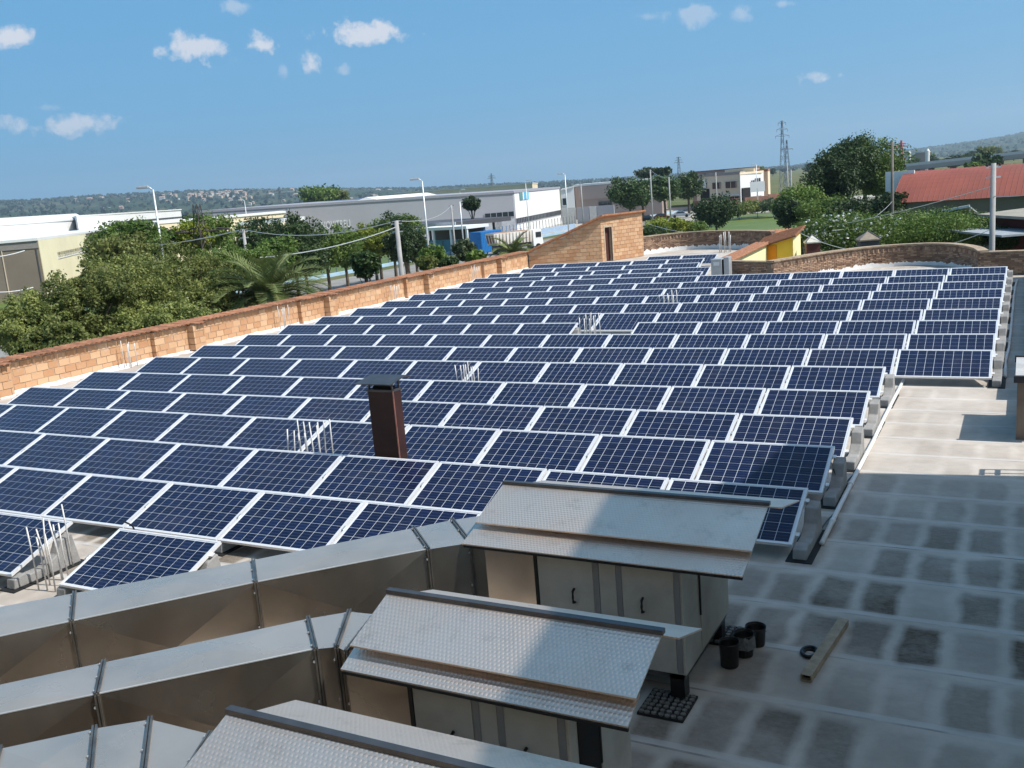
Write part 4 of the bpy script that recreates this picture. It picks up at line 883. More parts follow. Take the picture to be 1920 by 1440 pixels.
# the big tree group on the right; lighter leaves painted in on its sunlit side
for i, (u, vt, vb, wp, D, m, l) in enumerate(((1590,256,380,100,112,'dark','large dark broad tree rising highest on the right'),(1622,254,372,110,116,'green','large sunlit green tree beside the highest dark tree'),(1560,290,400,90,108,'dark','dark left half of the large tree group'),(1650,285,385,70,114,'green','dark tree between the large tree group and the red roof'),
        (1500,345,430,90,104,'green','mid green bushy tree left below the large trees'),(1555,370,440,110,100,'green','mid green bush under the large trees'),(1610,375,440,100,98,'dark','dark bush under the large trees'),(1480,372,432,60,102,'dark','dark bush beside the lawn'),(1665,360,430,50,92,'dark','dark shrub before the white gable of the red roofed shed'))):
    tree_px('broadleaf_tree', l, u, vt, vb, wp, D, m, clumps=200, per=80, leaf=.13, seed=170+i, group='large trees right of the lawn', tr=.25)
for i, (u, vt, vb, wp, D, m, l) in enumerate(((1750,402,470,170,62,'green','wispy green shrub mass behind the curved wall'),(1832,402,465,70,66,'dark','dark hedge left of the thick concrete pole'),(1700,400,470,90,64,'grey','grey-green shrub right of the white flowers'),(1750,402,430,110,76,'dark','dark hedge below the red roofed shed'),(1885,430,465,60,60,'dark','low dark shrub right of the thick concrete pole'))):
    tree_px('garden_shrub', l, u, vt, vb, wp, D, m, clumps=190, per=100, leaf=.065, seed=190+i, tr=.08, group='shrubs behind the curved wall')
fl = tree_px('flowering_shrub', 'broad shrub dotted with white flowers behind the curved wall', 1590, 409, 470, 180, 58, 'green', clumps=260, per=90, leaf=.07, seed=200, tr=.08, z0=GZ)
rs = np.random.default_rng(5); cr_ = fl.children[0]; co = np.empty(len(cr_.data.vertices)*3, np.float32); cr_.data.vertices.foreach_get('co', co); co = co.reshape(-1,3)
pk = co[rs.choice(len(co), 9000)]; pk = pk[(pk[:,1] < np.median(co[:,1])) | (pk[:,2] > np.median(co[:,2])+.5)][:300]; pk = pk*np.array([1.03,1.03,1.0])
inst(qmesh('flowers', leaf_cloud(rs, pk, np.full(len(pk), .06), 6, .075), white_m), 'flowers', fl)['kind'] = 'stuff'
# palms
def palm(label, xy, z0, h, L, n, seed, tr=.22):
    rs = np.random.default_rng(seed); t = thing('palm_tree', label, 'palm tree', (xy[0], xy[1], z0)); b = MB().tube([(0,0,-.2),(0.05,0,h*.5),(0,0,h)], [tr*1.2,tr,tr*1.1], 10); b.build('trunk', bark_m, t, world=False)
    pm = leafmat('palm_leaf', (.085,.12,.032), (.23,.27,.10), 1.0, .2) if 'palm_leaf' not in MATS else MATS['palm_leaf']; rb = M('palm_rachis', (.22,.21,.09), .7)
    for i in range(n):
        a = 6.283*i*.618+rs.uniform(-.2,.2); el = R(72)-R(84)*(i/n)**.75; ln = L*rs.uniform(.85,1.1); k = 22; P_ = []; p = np.array([0,0,h]); d = np.array([math.cos(a)*math.cos(el), math.sin(a)*math.cos(el), math.sin(el)])
        for q in range(k+1):
            P_.append(p.copy()); p = p+d*ln/k; d = d+np.array([0,0,-.052-.03*q/k]); d /= np.linalg.norm(d)
        P_ = np.array(P_); b = MB().tube(P_, list(np.linspace(.03,.006,k+1)), 5); fo = b.build('frond', rb, t, world=False); V = []
        for q in range(2, k):
            tv = P_[q+1 if q < k else q]-P_[q-1]; tv /= np.linalg.norm(tv); sd = np.cross(tv, (0,0,1)); sd /= (np.linalg.norm(sd)+1e-6); up_ = np.cross(sd, tv)
            w_ = .62*math.sin(math.pi*(.12+.86*q/k))**.7*ln/2.6
            for sg in (-1, 1):
                for j in range(3):
                    o_ = P_[q]+tv*ln/k*(j/3); dr = sd*sg*.75+tv*.62+up_*.30+rs.normal(size=3)*.06; dr /= np.linalg.norm(dr); e = o_+dr*w_-np.array([0,0,.10*w_]); ww = tv*.024
                    V.append([o_-ww, o_+ww, e+ww*.3, e-ww*.3])
        inst(qmesh('leaflets', np.array(V), pm), 'leaflets', fo)['kind'] = 'stuff'
    return t
p = at(505, 560, 41); palm('big date palm spreading its fronds just behind the orange wall', p[:2], GZ, zat(505, 560, 41)-GZ, 2.75, 64, 3)
p = at(962, 480, 56); palm('small palm behind the wall next to the brick hut', p[:2], GZ, zat(962, 478, 56)-GZ, 1.7, 26, 4, .15)

# ------------------------------------------------------------------ street beyond the wall
def strip(name, label, x0, x1, y0, y1, z, m, kind='structure'):
    return tag(MB().box(x0, x1, y0, y1, z-.3, z).build(name, m), label, None, None, kind)
strip('road', 'grey asphalt road running along the yard beyond the wall', -72, -60, -60, 400, GZ+.03, asph_m)
strip('pavement', 'pale pavement along the near side of the road', -60, -56, -60, 400, GZ+.12, pave_m)
blue_m = M('pale_blue_paint', (.34,.48,.60), .7, 0, .1, .4); 
tag(MB().box(-76.4, -75.8, -60, 250, GZ-.2, GZ+.40).build('low_wall', blue_m), 'low pale blue painted kerb wall along the far side of the road', 'low wall')
lawn_m = leafmat('lawn', (.075,.115,.018), (.125,.165,.03), .15, 0, 0)
strip('lawn', 'bright green lawn between the trees on the right', -52, -22, 128, 190, GZ+.03, lawn_m)
strip('lawn', 'green verge behind the blue kerb wall', -112, -76.7, -20, 150, GZ+.03, lawn_m)
strip('forecourt', 'pale paved forecourt in front of the beige workshop', -110, -30, 196, 262, GZ+.04, pave_m)
strip('forecourt', 'pale paved yard before the grey hall', -160, -77, 150, 195, GZ+.035, pave_m)
yard_m = M('dry_yard', (.30,.265,.19), .95, 0, .2, .2)
strip('yard', 'dry yard directly behind the orange wall', -56, -21.4, -60, 120, GZ+.02, yard_m)
# wire fence with posts
fence_m = M('fence_grey', (.16,.18,.19), .6, .4, .1)
t = thing('wire_fence', 'thin grey wire fence with posts behind the blue kerb wall', 'fence', (-78, 90, GZ))
_o = MB().tube([(0,0,0),(0,0,2.1)], .05, 6).build('post', fence_m); PO = _o.data; bpy.data.objects.remove(_o)
for y in np.arange(52, 150, 3.0): inst(PO, 'post', t, (0, y-90, 0))
b = MB()
for z in (.3,.9,1.5,2.05): b.tube([(-78,52,GZ+z),(-78,149,GZ+z)], .018, 4)
b.build('wires', fence_m, t)['kind'] = 'stuff'

# ------------------------------------------------------------------ buildings
def foot(*ud): return [tuple(gx(u, D)) for u, D in ud]
def building(name, label, poly, ztop, mw_, mr, z0=GZ, cap=.25, capm=None, cat='building'):
    c = np.mean(poly, axis=0); t = thing(name, label, cat, (c[0], c[1], z0))
    zt = ztop if hasattr(ztop, '__len__') else [ztop]*len(poly)
    MB().prism(poly, z0-.5, zt).build('wall', mw_, t)
    q = [tuple(np.array(p)+(np.array(p)-c)/np.linalg.norm(np.array(p)-c)*.25) for p in poly]; MB().prism(q, [z+.002 for z in zt], [z+cap for z in zt]).build('roof', mr, t); return t
def facade(t, pa, pb, items, depth=.12):
    """items: (name, s0, s1, z0, z1, material, with_frame) along the facade pa->pb"""
    pa, pb = np.array(pa), np.array(pb); L = np.linalg.norm(pb-pa); f = (pb-pa)/L; n = np.array([f[1], -f[0]])
    if np.dot(n, CAM[:2]-(pa+pb)/2) < 0: n = -n
    for (nm, s0, s1, z0, z1, m_, fr) in items:
        c = pa+f*(s0+s1)/2*L; hw_ = (s1-s0)*L/2; o = MB().obox((c[0]+n[0]*depth/2*.5, c[1]+n[1]*depth/2*.5, (z0+z1)/2), (f[0],f[1],0), hw_, (n[0],n[1],0), depth/2, (0,0,1), (z1-z0)/2).build(nm, m_, t)
        if fr:
            b = MB(); k = max(1, int(round(hw_*2/1.3)))
            for q in range(k+1):
                cc = pa+f*(s0+(s1-s0)*q/k)*L+n*depth*.75; b.obox((cc[0],cc[1],(z0+z1)/2), (f[0],f[1],0), .05, (n[0],n[1],0), .05, (0,0,1), (z1-z0)/2)
            b.obox((c[0]+n[0]*depth*.75, c[1]+n[1]*depth*.75, z0), (f[0],f[1],0), hw_+.08, (n[0],n[1],0), .08, (0,0,1), .06); b.build('frame', fr, o)
wht = M('white_cladding', (.70,.70,.68), .7, 0, .03, .1); lgrey = M('light_grey_roof', (.66,.66,.64), .7, 0, .06, .05); greyw = M('lilac_grey_cladding', (.36,.355,.38), .7, 0, .05, .06); dgrey = M('dark_trim', (.07,.07,.08), .6, 0, .05)
creamw = M('cream_wall', (.72,.66,.45), .8, 0, .04, .2); brownw = M('brown_wall', (.20,.165,.125), .85, 0, .06, .2); solar_m = M('blue_grey_solar_roof', (.10,.11,.16), .35, .1, .05, .3); mauve = M('mauve_brown_cladding', (.36,.275,.24), .8, 0, .04, .1); beige = M('beige_wall', (.60,.49,.37), .8, 0, .05, .15); ochre=M('pale_ochre', (.72,.60,.42), .8, 0, .04, .2)
redroof = M('red_sheet_roof', (.27,.075,.048), .6, .1, .12, .25, dirt=(.21,.08,.055)); olived = M('olive_grey_wall', (.15,.14,.10), .9, 0, .1, .5)
# left factory: brown and cream corner block with a wide pale roof, taller white halls behind
K = [(-120,150),(70,148),(160,185),(230,260),(-60,290)]
F_ = foot(*K); zc = zat(69, 451, 148)
t = building('factory_block', 'low factory block with brown front and cream side at far left', F_, zc, brownw, lgrey, cap=.35)
facade(t, F_[1], F_[2], [('side_cladding',.005,1,GZ,zc-.01,creamw,None),('window',.30,.98,zc-2.6,zc-2.1,dgrey,None),('window',.30,.98,zc-3.0,zc-2.65,glass_m,wht)])
facade(t, F_[0], F_[1], [('fascia',.0,1,zc-1.0,zc-.01,M('grey_fascia', (.24,.22,.20), .8, 0, .05),None),('column',.965,.975,GZ,zc-1,dgrey,None),('column',.62,.63,GZ,zc-1,beige,None)])
zr_ = zat(0, 436, 235)
F_ = foot((-160,190),(166,262),(150,330),(-190,260)); zt_ = zat(100, 416, 245)
t = building('factory_hall', 'tall white factory hall behind the cream corner block', F_, zt_, wht, lgrey, cap=.3)
b = MB(); A_, B_ = np.array(F_[0]), np.array(F_[1]); C_, D_ = np.array(F_[2]), np.array(F_[3]); zrid = zat(160, 397, 300)
b.add([(*A_,zt_+.31),(*B_,zt_+.31),(*C_,zrid),(*D_,zrid),(*((C_*1.2-B_*.2)),zt_),(*((D_*1.2-A_*.2)),zt_)], [(0,1,2,3),(3,2,4,5),(1,4,2),(0,3,5)]); b.build('pitched_roof', lgrey, t)
F_ = foot((150,235),(344,300),(330,360),(140,300)); zt_ = zat(260, 399, 268)
t = building('factory_hall', 'long white hall right of the tall hall at left', F_, zt_, wht, lgrey, cap=.3); facade(t, F_[0], F_[1], [('band',.3,1,zt_-2.2,zt_-1.8,dgrey,None),('window',.84,.9,zt_-4.2,zt_-3.0,glass_m,dgrey)])
F_ = foot((300,150),(535,168),(530,192),(290,172)); zt_ = zat(480, 404, 163)
t = building('workshop', 'low white workshop with dark rooflight behind the trees', F_, zt_, ochre, wht, cap=.3); 
b = MB(); P0 = at(510, 425, 140); b.obox((P0[0],P0[1],zat(515,414,140)), (.9,.3,0), 3.6, (-.3,.9,0), 4, (0,.25,1), .25); b.build('lean_to_roof', wht, t); b = MB(); b.obox((P0[0],P0[1],zat(515,414,140)+.3), (.9,.3,0), 2.2, (-.3,.9,0), 2.6, (0,.25,1), .06); b.build('rooflight', dgrey, t)
# grey hall with white sunlit end
PA, PB, PC = gx(380, 196), gx(963, 196), gx(1050, 236); PD = PC+(PA-PB)*.95
zt_ = zat(963, 362, 196)
t = building('grey_hall', 'very long lilac-grey hall with white right-hand end', [tuple(PA),tuple(PB),tuple(PC),tuple(PD)], [zat(380,399,196), zt_, zt_, zat(380,399,196)], greyw, M('roof_trim', (.30,.30,.33), .6, 0, .05), cap=.45)
z2, z3 = zat(1005, 402, 214), zat(1005, 412, 214)
facade(t, PB, PC, [('white_cladding',.01,.985,z2,zt_-.15,wht,None),('white_base',.01,.985,GZ,z3,wht,None),('window_band',.01,.985,z3,z2,glass_m,greyw)], .16)
zs = zat(975, 368, 201)
for q, (s0, s1, m_) in enumerate(((.10,.155,M('sign_teal', (.12,.25,.26), .5)),(.155,.175,white_m),(.175,.225,M('sign_blue', (.10,.40,.62), .5)),(.225,.235,white_m),(.235,.275,M('sign_sky', (.18,.52,.66), .5)))): facade(t, PB, PC, [('sign_panel', s0, s1, zs-.75, zs+.75, m_, None)], .34)
zw0, zw1 = zat(940, 409, 192), zat(940, 399, 192)
facade(t, PA, PB, [('window_band',.90,.998,zw0,zw1,glass_m,greyw),('pale_base',.89,.998,GZ,zw0,M('pale_grey_base', (.45,.45,.47), .7),None),('roller_door',.925,.955,GZ,zw0+.2,wht,None),('roller_door',.87,.885,GZ,zw0+.2,wht,None),('roller_door',.60,.68,GZ,GZ+5,wht,None)])
# painted white letters along the grey wall
fc = bpy.data.curves.new('lettering', 'FONT'); fc.body = 'NOVITREU'; fc.size = 2.1; fc.extrude = .05; fc.align_x = 'CENTER'; fc.space_character = 1.08; fc.materials.append(wht)
fo = bpy.data.objects.new('lettering', fc); COL.objects.link(fo); fo.parent = t
dirv = (PB-PA)/np.linalg.norm(PB-PA); nn_ = np.array([dirv[1], -dirv[0]]); nn_ = nn_ if np.dot(nn_, CAM[:2]-PA) > 0 else -nn_
def on_line(u):
    d = ray(u, eye(u)+5)[:2]; A2 = np.array([[d[0], -(PB-PA)[0]],[d[1], -(PB-PA)[1]]]); s_ = np.linalg.solve(A2, PA-CAM[:2]); return CAM[:2]+d*s_[0], np.hypot(*(d*s_[0]))
pl, Dl = on_line(626); zl = zat(626, 428, Dl)
dgr = bpy.context.evaluated_depsgraph_get(); lme = bpy.data.meshes.new_from_object(fo.evaluated_get(dgr)); bpy.data.objects.remove(fo); fo = inst(lme, 'lettering', t)
fo.location = (pl[0]+nn_[0]*.2-t['_w'][0], pl[1]+nn_[1]*.2-t['_w'][1], zl-t['_w'][2]); fo.rotation_euler = (math.pi/2, 0, math.atan2(dirv[1], dirv[0])); fo.scale = (.52, 1, 1)
# its low solar-clad pitched roof with white gable
pl, Dl = on_line(392); pr, Dr = on_line(655); back = (PD-PA)/np.linalg.norm(PD-PA); b = MB(); zri = zat(600, 377, Dr+35)
q0, q1 = pl+back*2, pr+back*2; q2_, q3 = pr+back*34, pl+back*34
b.add([(*q0,zt_+.47),(*q1,zt_+.47),(*q2_,zri),(*q3,zri-.2),(*(q2_+back*30),zt_+.47),(*(q3+back*30),zt_+.47)], [(0,1,2,3),(3,2,4,5),(1,4,2),(0,3,5)]); b.build('solar_roof', solar_m, t)
g0, _ = on_line(648); g1, _ = on_line(718); gm = (g0+g1)/2
b = MB(); zg = zat(688, 369.5, Dr-4)
for dz, m_, nm in ((0, wht, 'gable'),): b.add([(*(g0+back*1),zt_+.46),(*(g1+back*1),zt_+.46),(*(gm+back*1),zg),(*(g0+back*30),zt_+.46),(*(g1+back*30),zt_+.46),(*(gm+back*30),zg)], [(0,1,2),(1,4,5,2),(0,2,5,3),(3,5,4)]); b.build('gable_roof', wht, t)
# long cream hall behind
F_ = foot((742,330),(1000,300),(1010,360),(760,380)); zt_ = zat(742, 363, 330)
building('cream_hall', 'long cream hall roofline behind the grey hall', F_, [zat(742,363,330), zat(1000,344,300), zat(1000,344,300), zat(742,363,330)], ochre, wht, cap=.3)
# filling-station like canopy in front
t = thing('canopy', 'flat dark canopy on posts before the grey hall', 'canopy', at(850, 440, 165)); P1, P2 = gx(775, 172), gx(905, 158); dv = (P2-P1)/np.linalg.norm(P2-P1); pv = np.array([-dv[1], dv[0]]); zc_ = zat(840, 418, 165)
b = MB().obox((*((P1+P2)/2), zc_), (*dv,0), np.linalg.norm(P2-P1)/2, (*pv,0), 6, (0,0,1), .35); b.build('roof', dgrey, t); MB().obox((*((P1+P2)/2-pv*6.05), zc_+.1), (*dv,0), np.linalg.norm(P2-P1)/2, (*pv,0), .05, (0,0,1), .28).build('fascia', M('fascia_grey', (.42,.42,.43), .6), t)
for f in (.12, .5, .88):
    for sg in (-4, 4): q = P1+(P2-P1)*f+pv*sg; MB().tube([(*q, GZ),(*q, zc_)], .22, 8).build('post', dgrey, t)
t = thing('kiosk', 'white-roofed low shelter with blue panels under the canopy', 'shelter', at(850, 470, 150)); P1, P2 = gx(795, 156), gx(892, 148); dv = (P2-P1)/np.linalg.norm(P2-P1); pv = np.array([-dv[1], dv[0]]); zk = zat(850, 427, 150)
MB().obox((*((P1+P2)/2), zk), (*dv,0), np.linalg.norm(P2-P1)/2, (*pv,0), 2.5, (0,0,1), .22).build('roof', wht, t); MB().obox((*((P1+P2)/2+pv*1.8), (zk+GZ)/2), (*dv,0), np.linalg.norm(P2-P1)/2-.3, (*pv,0), .2, (0,0,1), (zk-GZ)/2-.22).build('back_wall', dgrey, t)
for f in (.02, .35, .68, .98): q = P1+(P2-P1)*f-pv*2.2; MB().box(q[0]-.15, q[0]+.15, q[1]-.15, q[1]+.15, GZ, zk-.2).build('post', wht, t)
MB().obox((*((P1+P2)/2-pv*1.0), GZ+1.1), (*dv,0), np.linalg.norm(P2-P1)/2-.5, (*pv,0), .1, (0,0,1), 1.1).build('panel', M('teal_panel', (.06,.22,.30), .6), t)
t = thing('blue_container', 'bright blue corrugated container right of the shelter', 'container', at(905, 460, 145)); P1, P2 = gx(885, 146), gx(925, 150); dv = (P2-P1)/np.linalg.norm(P2-P1); pv = np.array([-dv[1], dv[0]]); zk = zat(905, 434, 147); bl = M('container_blue', (.02,.17,.45), .5, .1, .06)
MB().obox((*((P1+P2)/2), (zk+GZ)/2), (*dv,0), np.linalg.norm(P2-P1)/2, (*pv,0), 1.2, (0,0,1), (zk-GZ)/2).build('box', bl, t)
for q in range(14): c = P1+(P2-P1)*(q+.5)/14-pv*1.22; MB().obox((*c, (zk+GZ)/2), (*dv,0), .05, (*pv,0), .03, (0,0,1), (zk-GZ)/2-.1).build('rib', bl, t)
t = thing('blue_railing', 'tall blue upright railing before the white hall end', 'fence', at(1000, 430, 185)); P1, P2 = gx(925, 176), gx(1075, 205); MB().obox((*((P1+P2)/2), GZ+.5), (*((P2-P1)/np.linalg.norm(P2-P1)),0), np.linalg.norm(P2-P1)/2, (0,0,1), .5, (.5,-.8,0), .12).build('base_wall', M('faded_blue', (.30,.40,.52), .7), t)
for q in range(26): c = P1+(P2-P1)*q/25; MB().tube([(*c, GZ+.9),(*c, GZ+2.6)], .06, 5).build('upright', bl if q < 9 else fence_m, t)
# mauve building
F_ = foot((1078,252),(1240,246),(1250,300),(1085,306)); zt_ = zat(1078, 350, 252)
t = building('mauve_factory', 'mauve-brown factory with white parapet behind the pines', F_, zt_, mauve, wht, cap=.5)
facade(t, F_[0], F_[1], [('upper_band',.05,.98,zt_-3.4,zt_-.1,M('mauve_light', (.42,.325,.285), .8, 0, .04, .1),None),('window',.28,.43,zt_-5.6,zt_-4.2,glass_m,dgrey),('door',.08,.22,zt_-8.6,zt_-5.4,dark_m,None),('canopy_band',.26,.62,zt_-8.0,zt_-7.3,wht,None),('window',.62,.75,zt_-5.6,zt_-4.2,glass_m,dgrey)], .3)
F_ = foot((1052,250),(1077,250),(1080,285),(1056,286)); z5 = zat(1062, 352, 250)
t = building('gabled_front', 'small white gabled office front left of the mauve factory', F_, [z5-.6, z5, z5, z5-.6], wht, wht, cap=.3); facade(t, F_[0], F_[1], [('window',.08,.42,z5-4.4,z5-2.6,glass_m,wht),('window',.55,.9,z5-8.0,z5-6.4,glass_m,dgrey)], .3)
t = thing('site_wall', 'grey concrete yard wall with gates before the mauve factory', 'wall', at(1100, 405, 235)); P1, P2 = gx(1052, 228), gx(1152, 222); L_ = np.linalg.norm(P2-P1); dv = (P2-P1)/L_; pv = np.array([-dv[1], dv[0]]); zk = zat(1090, 388, 226)
for q, (a, c, m_) in enumerate(((0,.26,galv_m),(.29,.52,greyw),(.53,.66,galv_m),(.67,.98,greyw))): k = P1+(P2-P1)*(a+c)/2; MB().obox((*k,(zk+GZ)/2), (*dv,0), L_*(c-a)/2, (*pv,0), .15, (0,0,1), (zk-GZ)/2).build('wall_panel', m_, t)
# beige workshop with office front
F_ = foot((1298,268),(1415,258),(1425,300),(1305,310)); zt_ = zat(1300, 324, 268)
t = building('beige_workshop', 'brown and cream workshop block right of the pines', F_, zt_, mauve, M('brown_trim', (.20,.13,.10), .7), cap=.3); facade(t, F_[0], F_[1], [('cream_cladding',.55,1.0,zt_-3.0,zt_+.1,ochre,None)], .3)
F_ = foot((1306,252),(1388,244),(1396,258),(1312,266)); z6 = zat(1330, 331, 250)
t = building('workshop_building', 'beige two-storey workshop front with dark gateway', F_, z6, beige, M('grey_cornice', (.26,.23,.22), .7), cap=.7); facade(t, F_[0], F_[1], [('gate',.10,.30,GZ,z6-3.0,dark_m,None),('panel',.04,.24,z6-2.8,z6-.6,wht,dgrey),('window',.38,.56,z6-3.2,z6-1.6,M('maroon_glass', (.04,.015,.02), .3),beige),('window',.68,.92,z6-3.2,z6-1.6,MATS['maroon_glass'],beige),('shopfront',.36,.98,GZ+.4,z6-5.2,dark_m,beige),('awning',.5,1.0,z6-5.0,z6-4.6,galv_m,None)], .3)
F_ = foot((1388,242),(1428,250),(1432,268),(1394,262)); z6 = zat(1405, 326, 245)
t = building('stair_tower', 'white villa-like office with balconies beside the workshop', F_, z6, wht, ochre, cap=.5); facade(t, F_[0], F_[1], [('recess',.05,.40,GZ,z6-3.2,dark_m,None),('window',.50,.62,z6-3.0,z6-1.6,glass_m,wht),('window',.68,.90,z6-4.2,z6-1.2,glass_m,wht),('balcony',.42,.98,z6-5.4,z6-4.4,wht,None),('window',.52,.66,z6-7.8,z6-6.2,glass_m,wht)], .4)
F_ = foot((1412,276),(1440,272),(1444,290),(1416,292)); building('small_house', 'small house with red-brown roof at the right of the workshop', F_, zat(1425,322,274), ochre, tile_m, cap=.6, cat='house')
t = thing('brick_yard_wall', 'red-brown brick yard wall along the street by the workshop', 'wall', at(1420, 375, 235)); wm = M('red_brown_wall', (.21,.105,.075), .9, 0, .12, .5)
for (u0, D0, u1, D1) in ((1302,238,1345,232),(1395,236,1440,240),(1440,250,1475,254),(1362,236,1384,236)):
    P1, P2 = gx(u0, D0), gx(u1, D1); L_ = np.linalg.norm(P2-P1); dv = (P2-P1)/L_; MB().obox((*((P1+P2)/2), GZ+1.4), (*dv,0), L_/2, (-dv[1],dv[0],0), .2, (0,0,1), 1.4).build('wall_section', wm, t)
# red barrel roofed shed
t = thing('red_shed', 'long shed with red ribbed curved roof at the right', 'shed', at(1790, 380, 95)); EA, EB = gx(1672, 92), gx(1985, 90); L_ = np.linalg.norm(EB-EA); dv = (EB-EA)/L_; pv = np.array([-dv[1], dv[0]]); pv = pv if np.dot(pv, CAM[:2]-EA) < 0 else -pv
zE = zat(1690, 380, 92); zR = zat(1700, 322, 98); Wd = 6.0; n = 10; b = MB(); rib = MB()
for k in range(n+1):
    f = k/n; z = zE+(zR-zE)*math.sin(f*math.pi/2)**.95
    for e in (EA, EB): q = e+pv*Wd*f; b.v.append((*q, z))
for k in range(n): b.f.append((2*k, 2*k+1, 2*k+3, 2*k+2))
m0 = len(b.v)
for k in range(n+1):
    f = k/n; z = zE+(zR-zE)*math.cos(f*math.pi/2)
    for e in (EA, EB): q = e+pv*Wd*(1+f); b.v.append((*q, z))
for k in range(n): b.f.append((m0+2*k, m0+2*k+1, m0+2*k+3, m0+2*k+2))
b.build('roof', redroof, t)
for s_ in np.arange(0, L_, .42):
    o_ = EA+dv*s_; pts = [(*(o_+pv*Wd*k/n), zE+(zR-zE)*math.sin(k/n*math.pi/2)**.95+.02) for k in range(n+1)]; rib.tube(pts, .022, 4)
rib.build('ribs', M('red_rib', (.23,.05,.04), .6, .1), t)['kind'] = 'stuff'
MB().obox((*((EA+EB)/2+pv*.5), (zE+GZ)/2), (*dv,0), L_/2-.2, (*pv,0), .15, (0,0,1), (zE-GZ)/2).build('wall', olived, t)
gp = EA+pv*Wd*.75; b = MB().prism([tuple(gp-dv*1.6), tuple(gp+dv*.9), tuple(gp+dv*.9+pv*.3), tuple(gp-dv*1.6+pv*.3)], GZ, zR+.12); b.build('end_wall', white_m, t); b = MB().prism([tuple(EA-dv*.05), tuple(EA+dv*.15), tuple(EA+dv*.15+pv*Wd*2), tuple(EA-dv*.05+pv*Wd*2)], GZ, zE); b.build('gable_wall', olived, t)
# lean-to and dark red outbuilding in front of the shed
t = thing('lean_to', 'white edged lean-to roof below the red shed', 'lean-to', at(1770, 395, 80)); A_, B_ = at(1716, 407, 80), at(1818, 386, 74); dv = (B_-A_); L_ = np.linalg.norm(dv); dv /= L_; MB().obox((A_+B_)/2, dv, L_/2, (0,1,0), .12, np.cross(dv,(0,1,0)), .14).build('edge_beam', white_m, t); pv = np.array([.2,.98,0]); MB().hexa([A_+(0,.1,-.1), B_+(0,.1,-.1), B_+pv*3+(0,0,-.9), A_+pv*3+(0,0,-.9), A_+(0,.1,0), B_+(0,.1,0), B_+pv*3+(0,0,-.8), A_+pv*3+(0,0,-.8)]).build('sheet', galv_m, t)
for P0 in (A_, (A_+B_)/2, B_): MB().tube([(P0[0],P0[1]+.2,GZ),(P0[0],P0[1]+.2,P0[2])], .08, 6).build('post', fence_m, t)
t = thing('outbuilding', 'dark red outbuilding with grey sheet roof at the right edge', 'outbuilding', at(1900, 430, 58)); P1, P2 = gx(1866, 62), gx(1990, 56); L_ = np.linalg.norm(P2-P1); dv = (P2-P1)/L_; pv = np.array([-dv[1], dv[0]]); zk = zat(1880, 407, 60)
MB().obox((*((P1+P2)/2+pv*2), (zk+GZ)/2), (*dv,0), L_/2, (*pv,0), 2, (0,0,1), (zk-GZ)/2).build('wall', M('dark_red_wall', (.13,.03,.03), .8, 0, .1, .8), t)
b = MB(); z0_, z1_ = zk-.02, zat(1880, 388, 66); a0 = P1-pv*.8-dv*.4; a1 = P2-pv*.8; a2 = P2+pv*4.4; a3 = P1+pv*4.4-dv*.4; b.hexa([(*a0,z0_),(*a1,z0_),(*a2,z1_),(*a3,z1_),(*a0,z0_+.14),(*a1,z0_+.14),(*a2,z1_+.14),(*a3,z1_+.14)]); b.build('roof', M('grey_brown_sheet', (.30,.27,.22), .8, 0, .1, 1), t)
zc2 = zat(1890, 437, 57); MB().obox((*((P1+P2)/2-pv*1.4), zc2), (*dv,0), L_/2-.3, (*pv,0), 1.3, (0,.12,1), .05).build('awning', M('grey_awning', (.30,.32,.34), .6), t)
# two small pyramid roofs beyond the curved wall
def cupola(label, u0, u1, vpeak, veave, D, mr, mw2):
    c = gx((u0+u1)/2, D); r = (u1-u0)/2*D/FOC/1.25; zp, ze = zat((u0+u1)/2, vpeak, D), zat((u0+u1)/2, veave, D); t = thing('pyramid_roof_turret', label, 'turret', (c[0], c[1], ze))
    a = R(20); sq = [(c[0]+r*1.25*math.cos(a+q*math.pi/2+.785), c[1]+r*1.25*math.sin(a+q*math.pi/2+.785)) for q in range(4)]; MB().add([(*p, ze) for p in sq]+[(*p, ze-.06) for p in sq]+[(c[0],c[1],zp)], [(0,1,8),(1,2,8),(2,3,8),(3,0,8),(0,4,5,1),(1,5,6,2),(2,6,7,3),(3,7,4,0),(7,6,5,4)]).build('roof', mr, t)
    s2 = [((p[0]-c[0])*.85+c[0], (p[1]-c[1])*.85+c[1]) for p in sq]; MB().prism(s2, GZ, ze-.06).build('wall', mw2, t)
    for p in sq: MB().tube([(*p, ze+.01),(c[0],c[1],zp+.01)], .025, 5).build('hip', dgrey, t)
cupola('small pale pyramid roof just right of the yellow stair house', 1502, 1540, 440, 453, 50, M('pale_sheet', (.58,.56,.48), .7), M('maroon_wall', (.12,.035,.03), .8)); cupola('small brown-grey pyramid roof in front of the white flowers', 1601, 1652, 433, 448, 49, M('brown_shingle', (.24,.20,.15), .85, 0, .15, 5), M('slate_wall', (.06,.06,.07), .8))

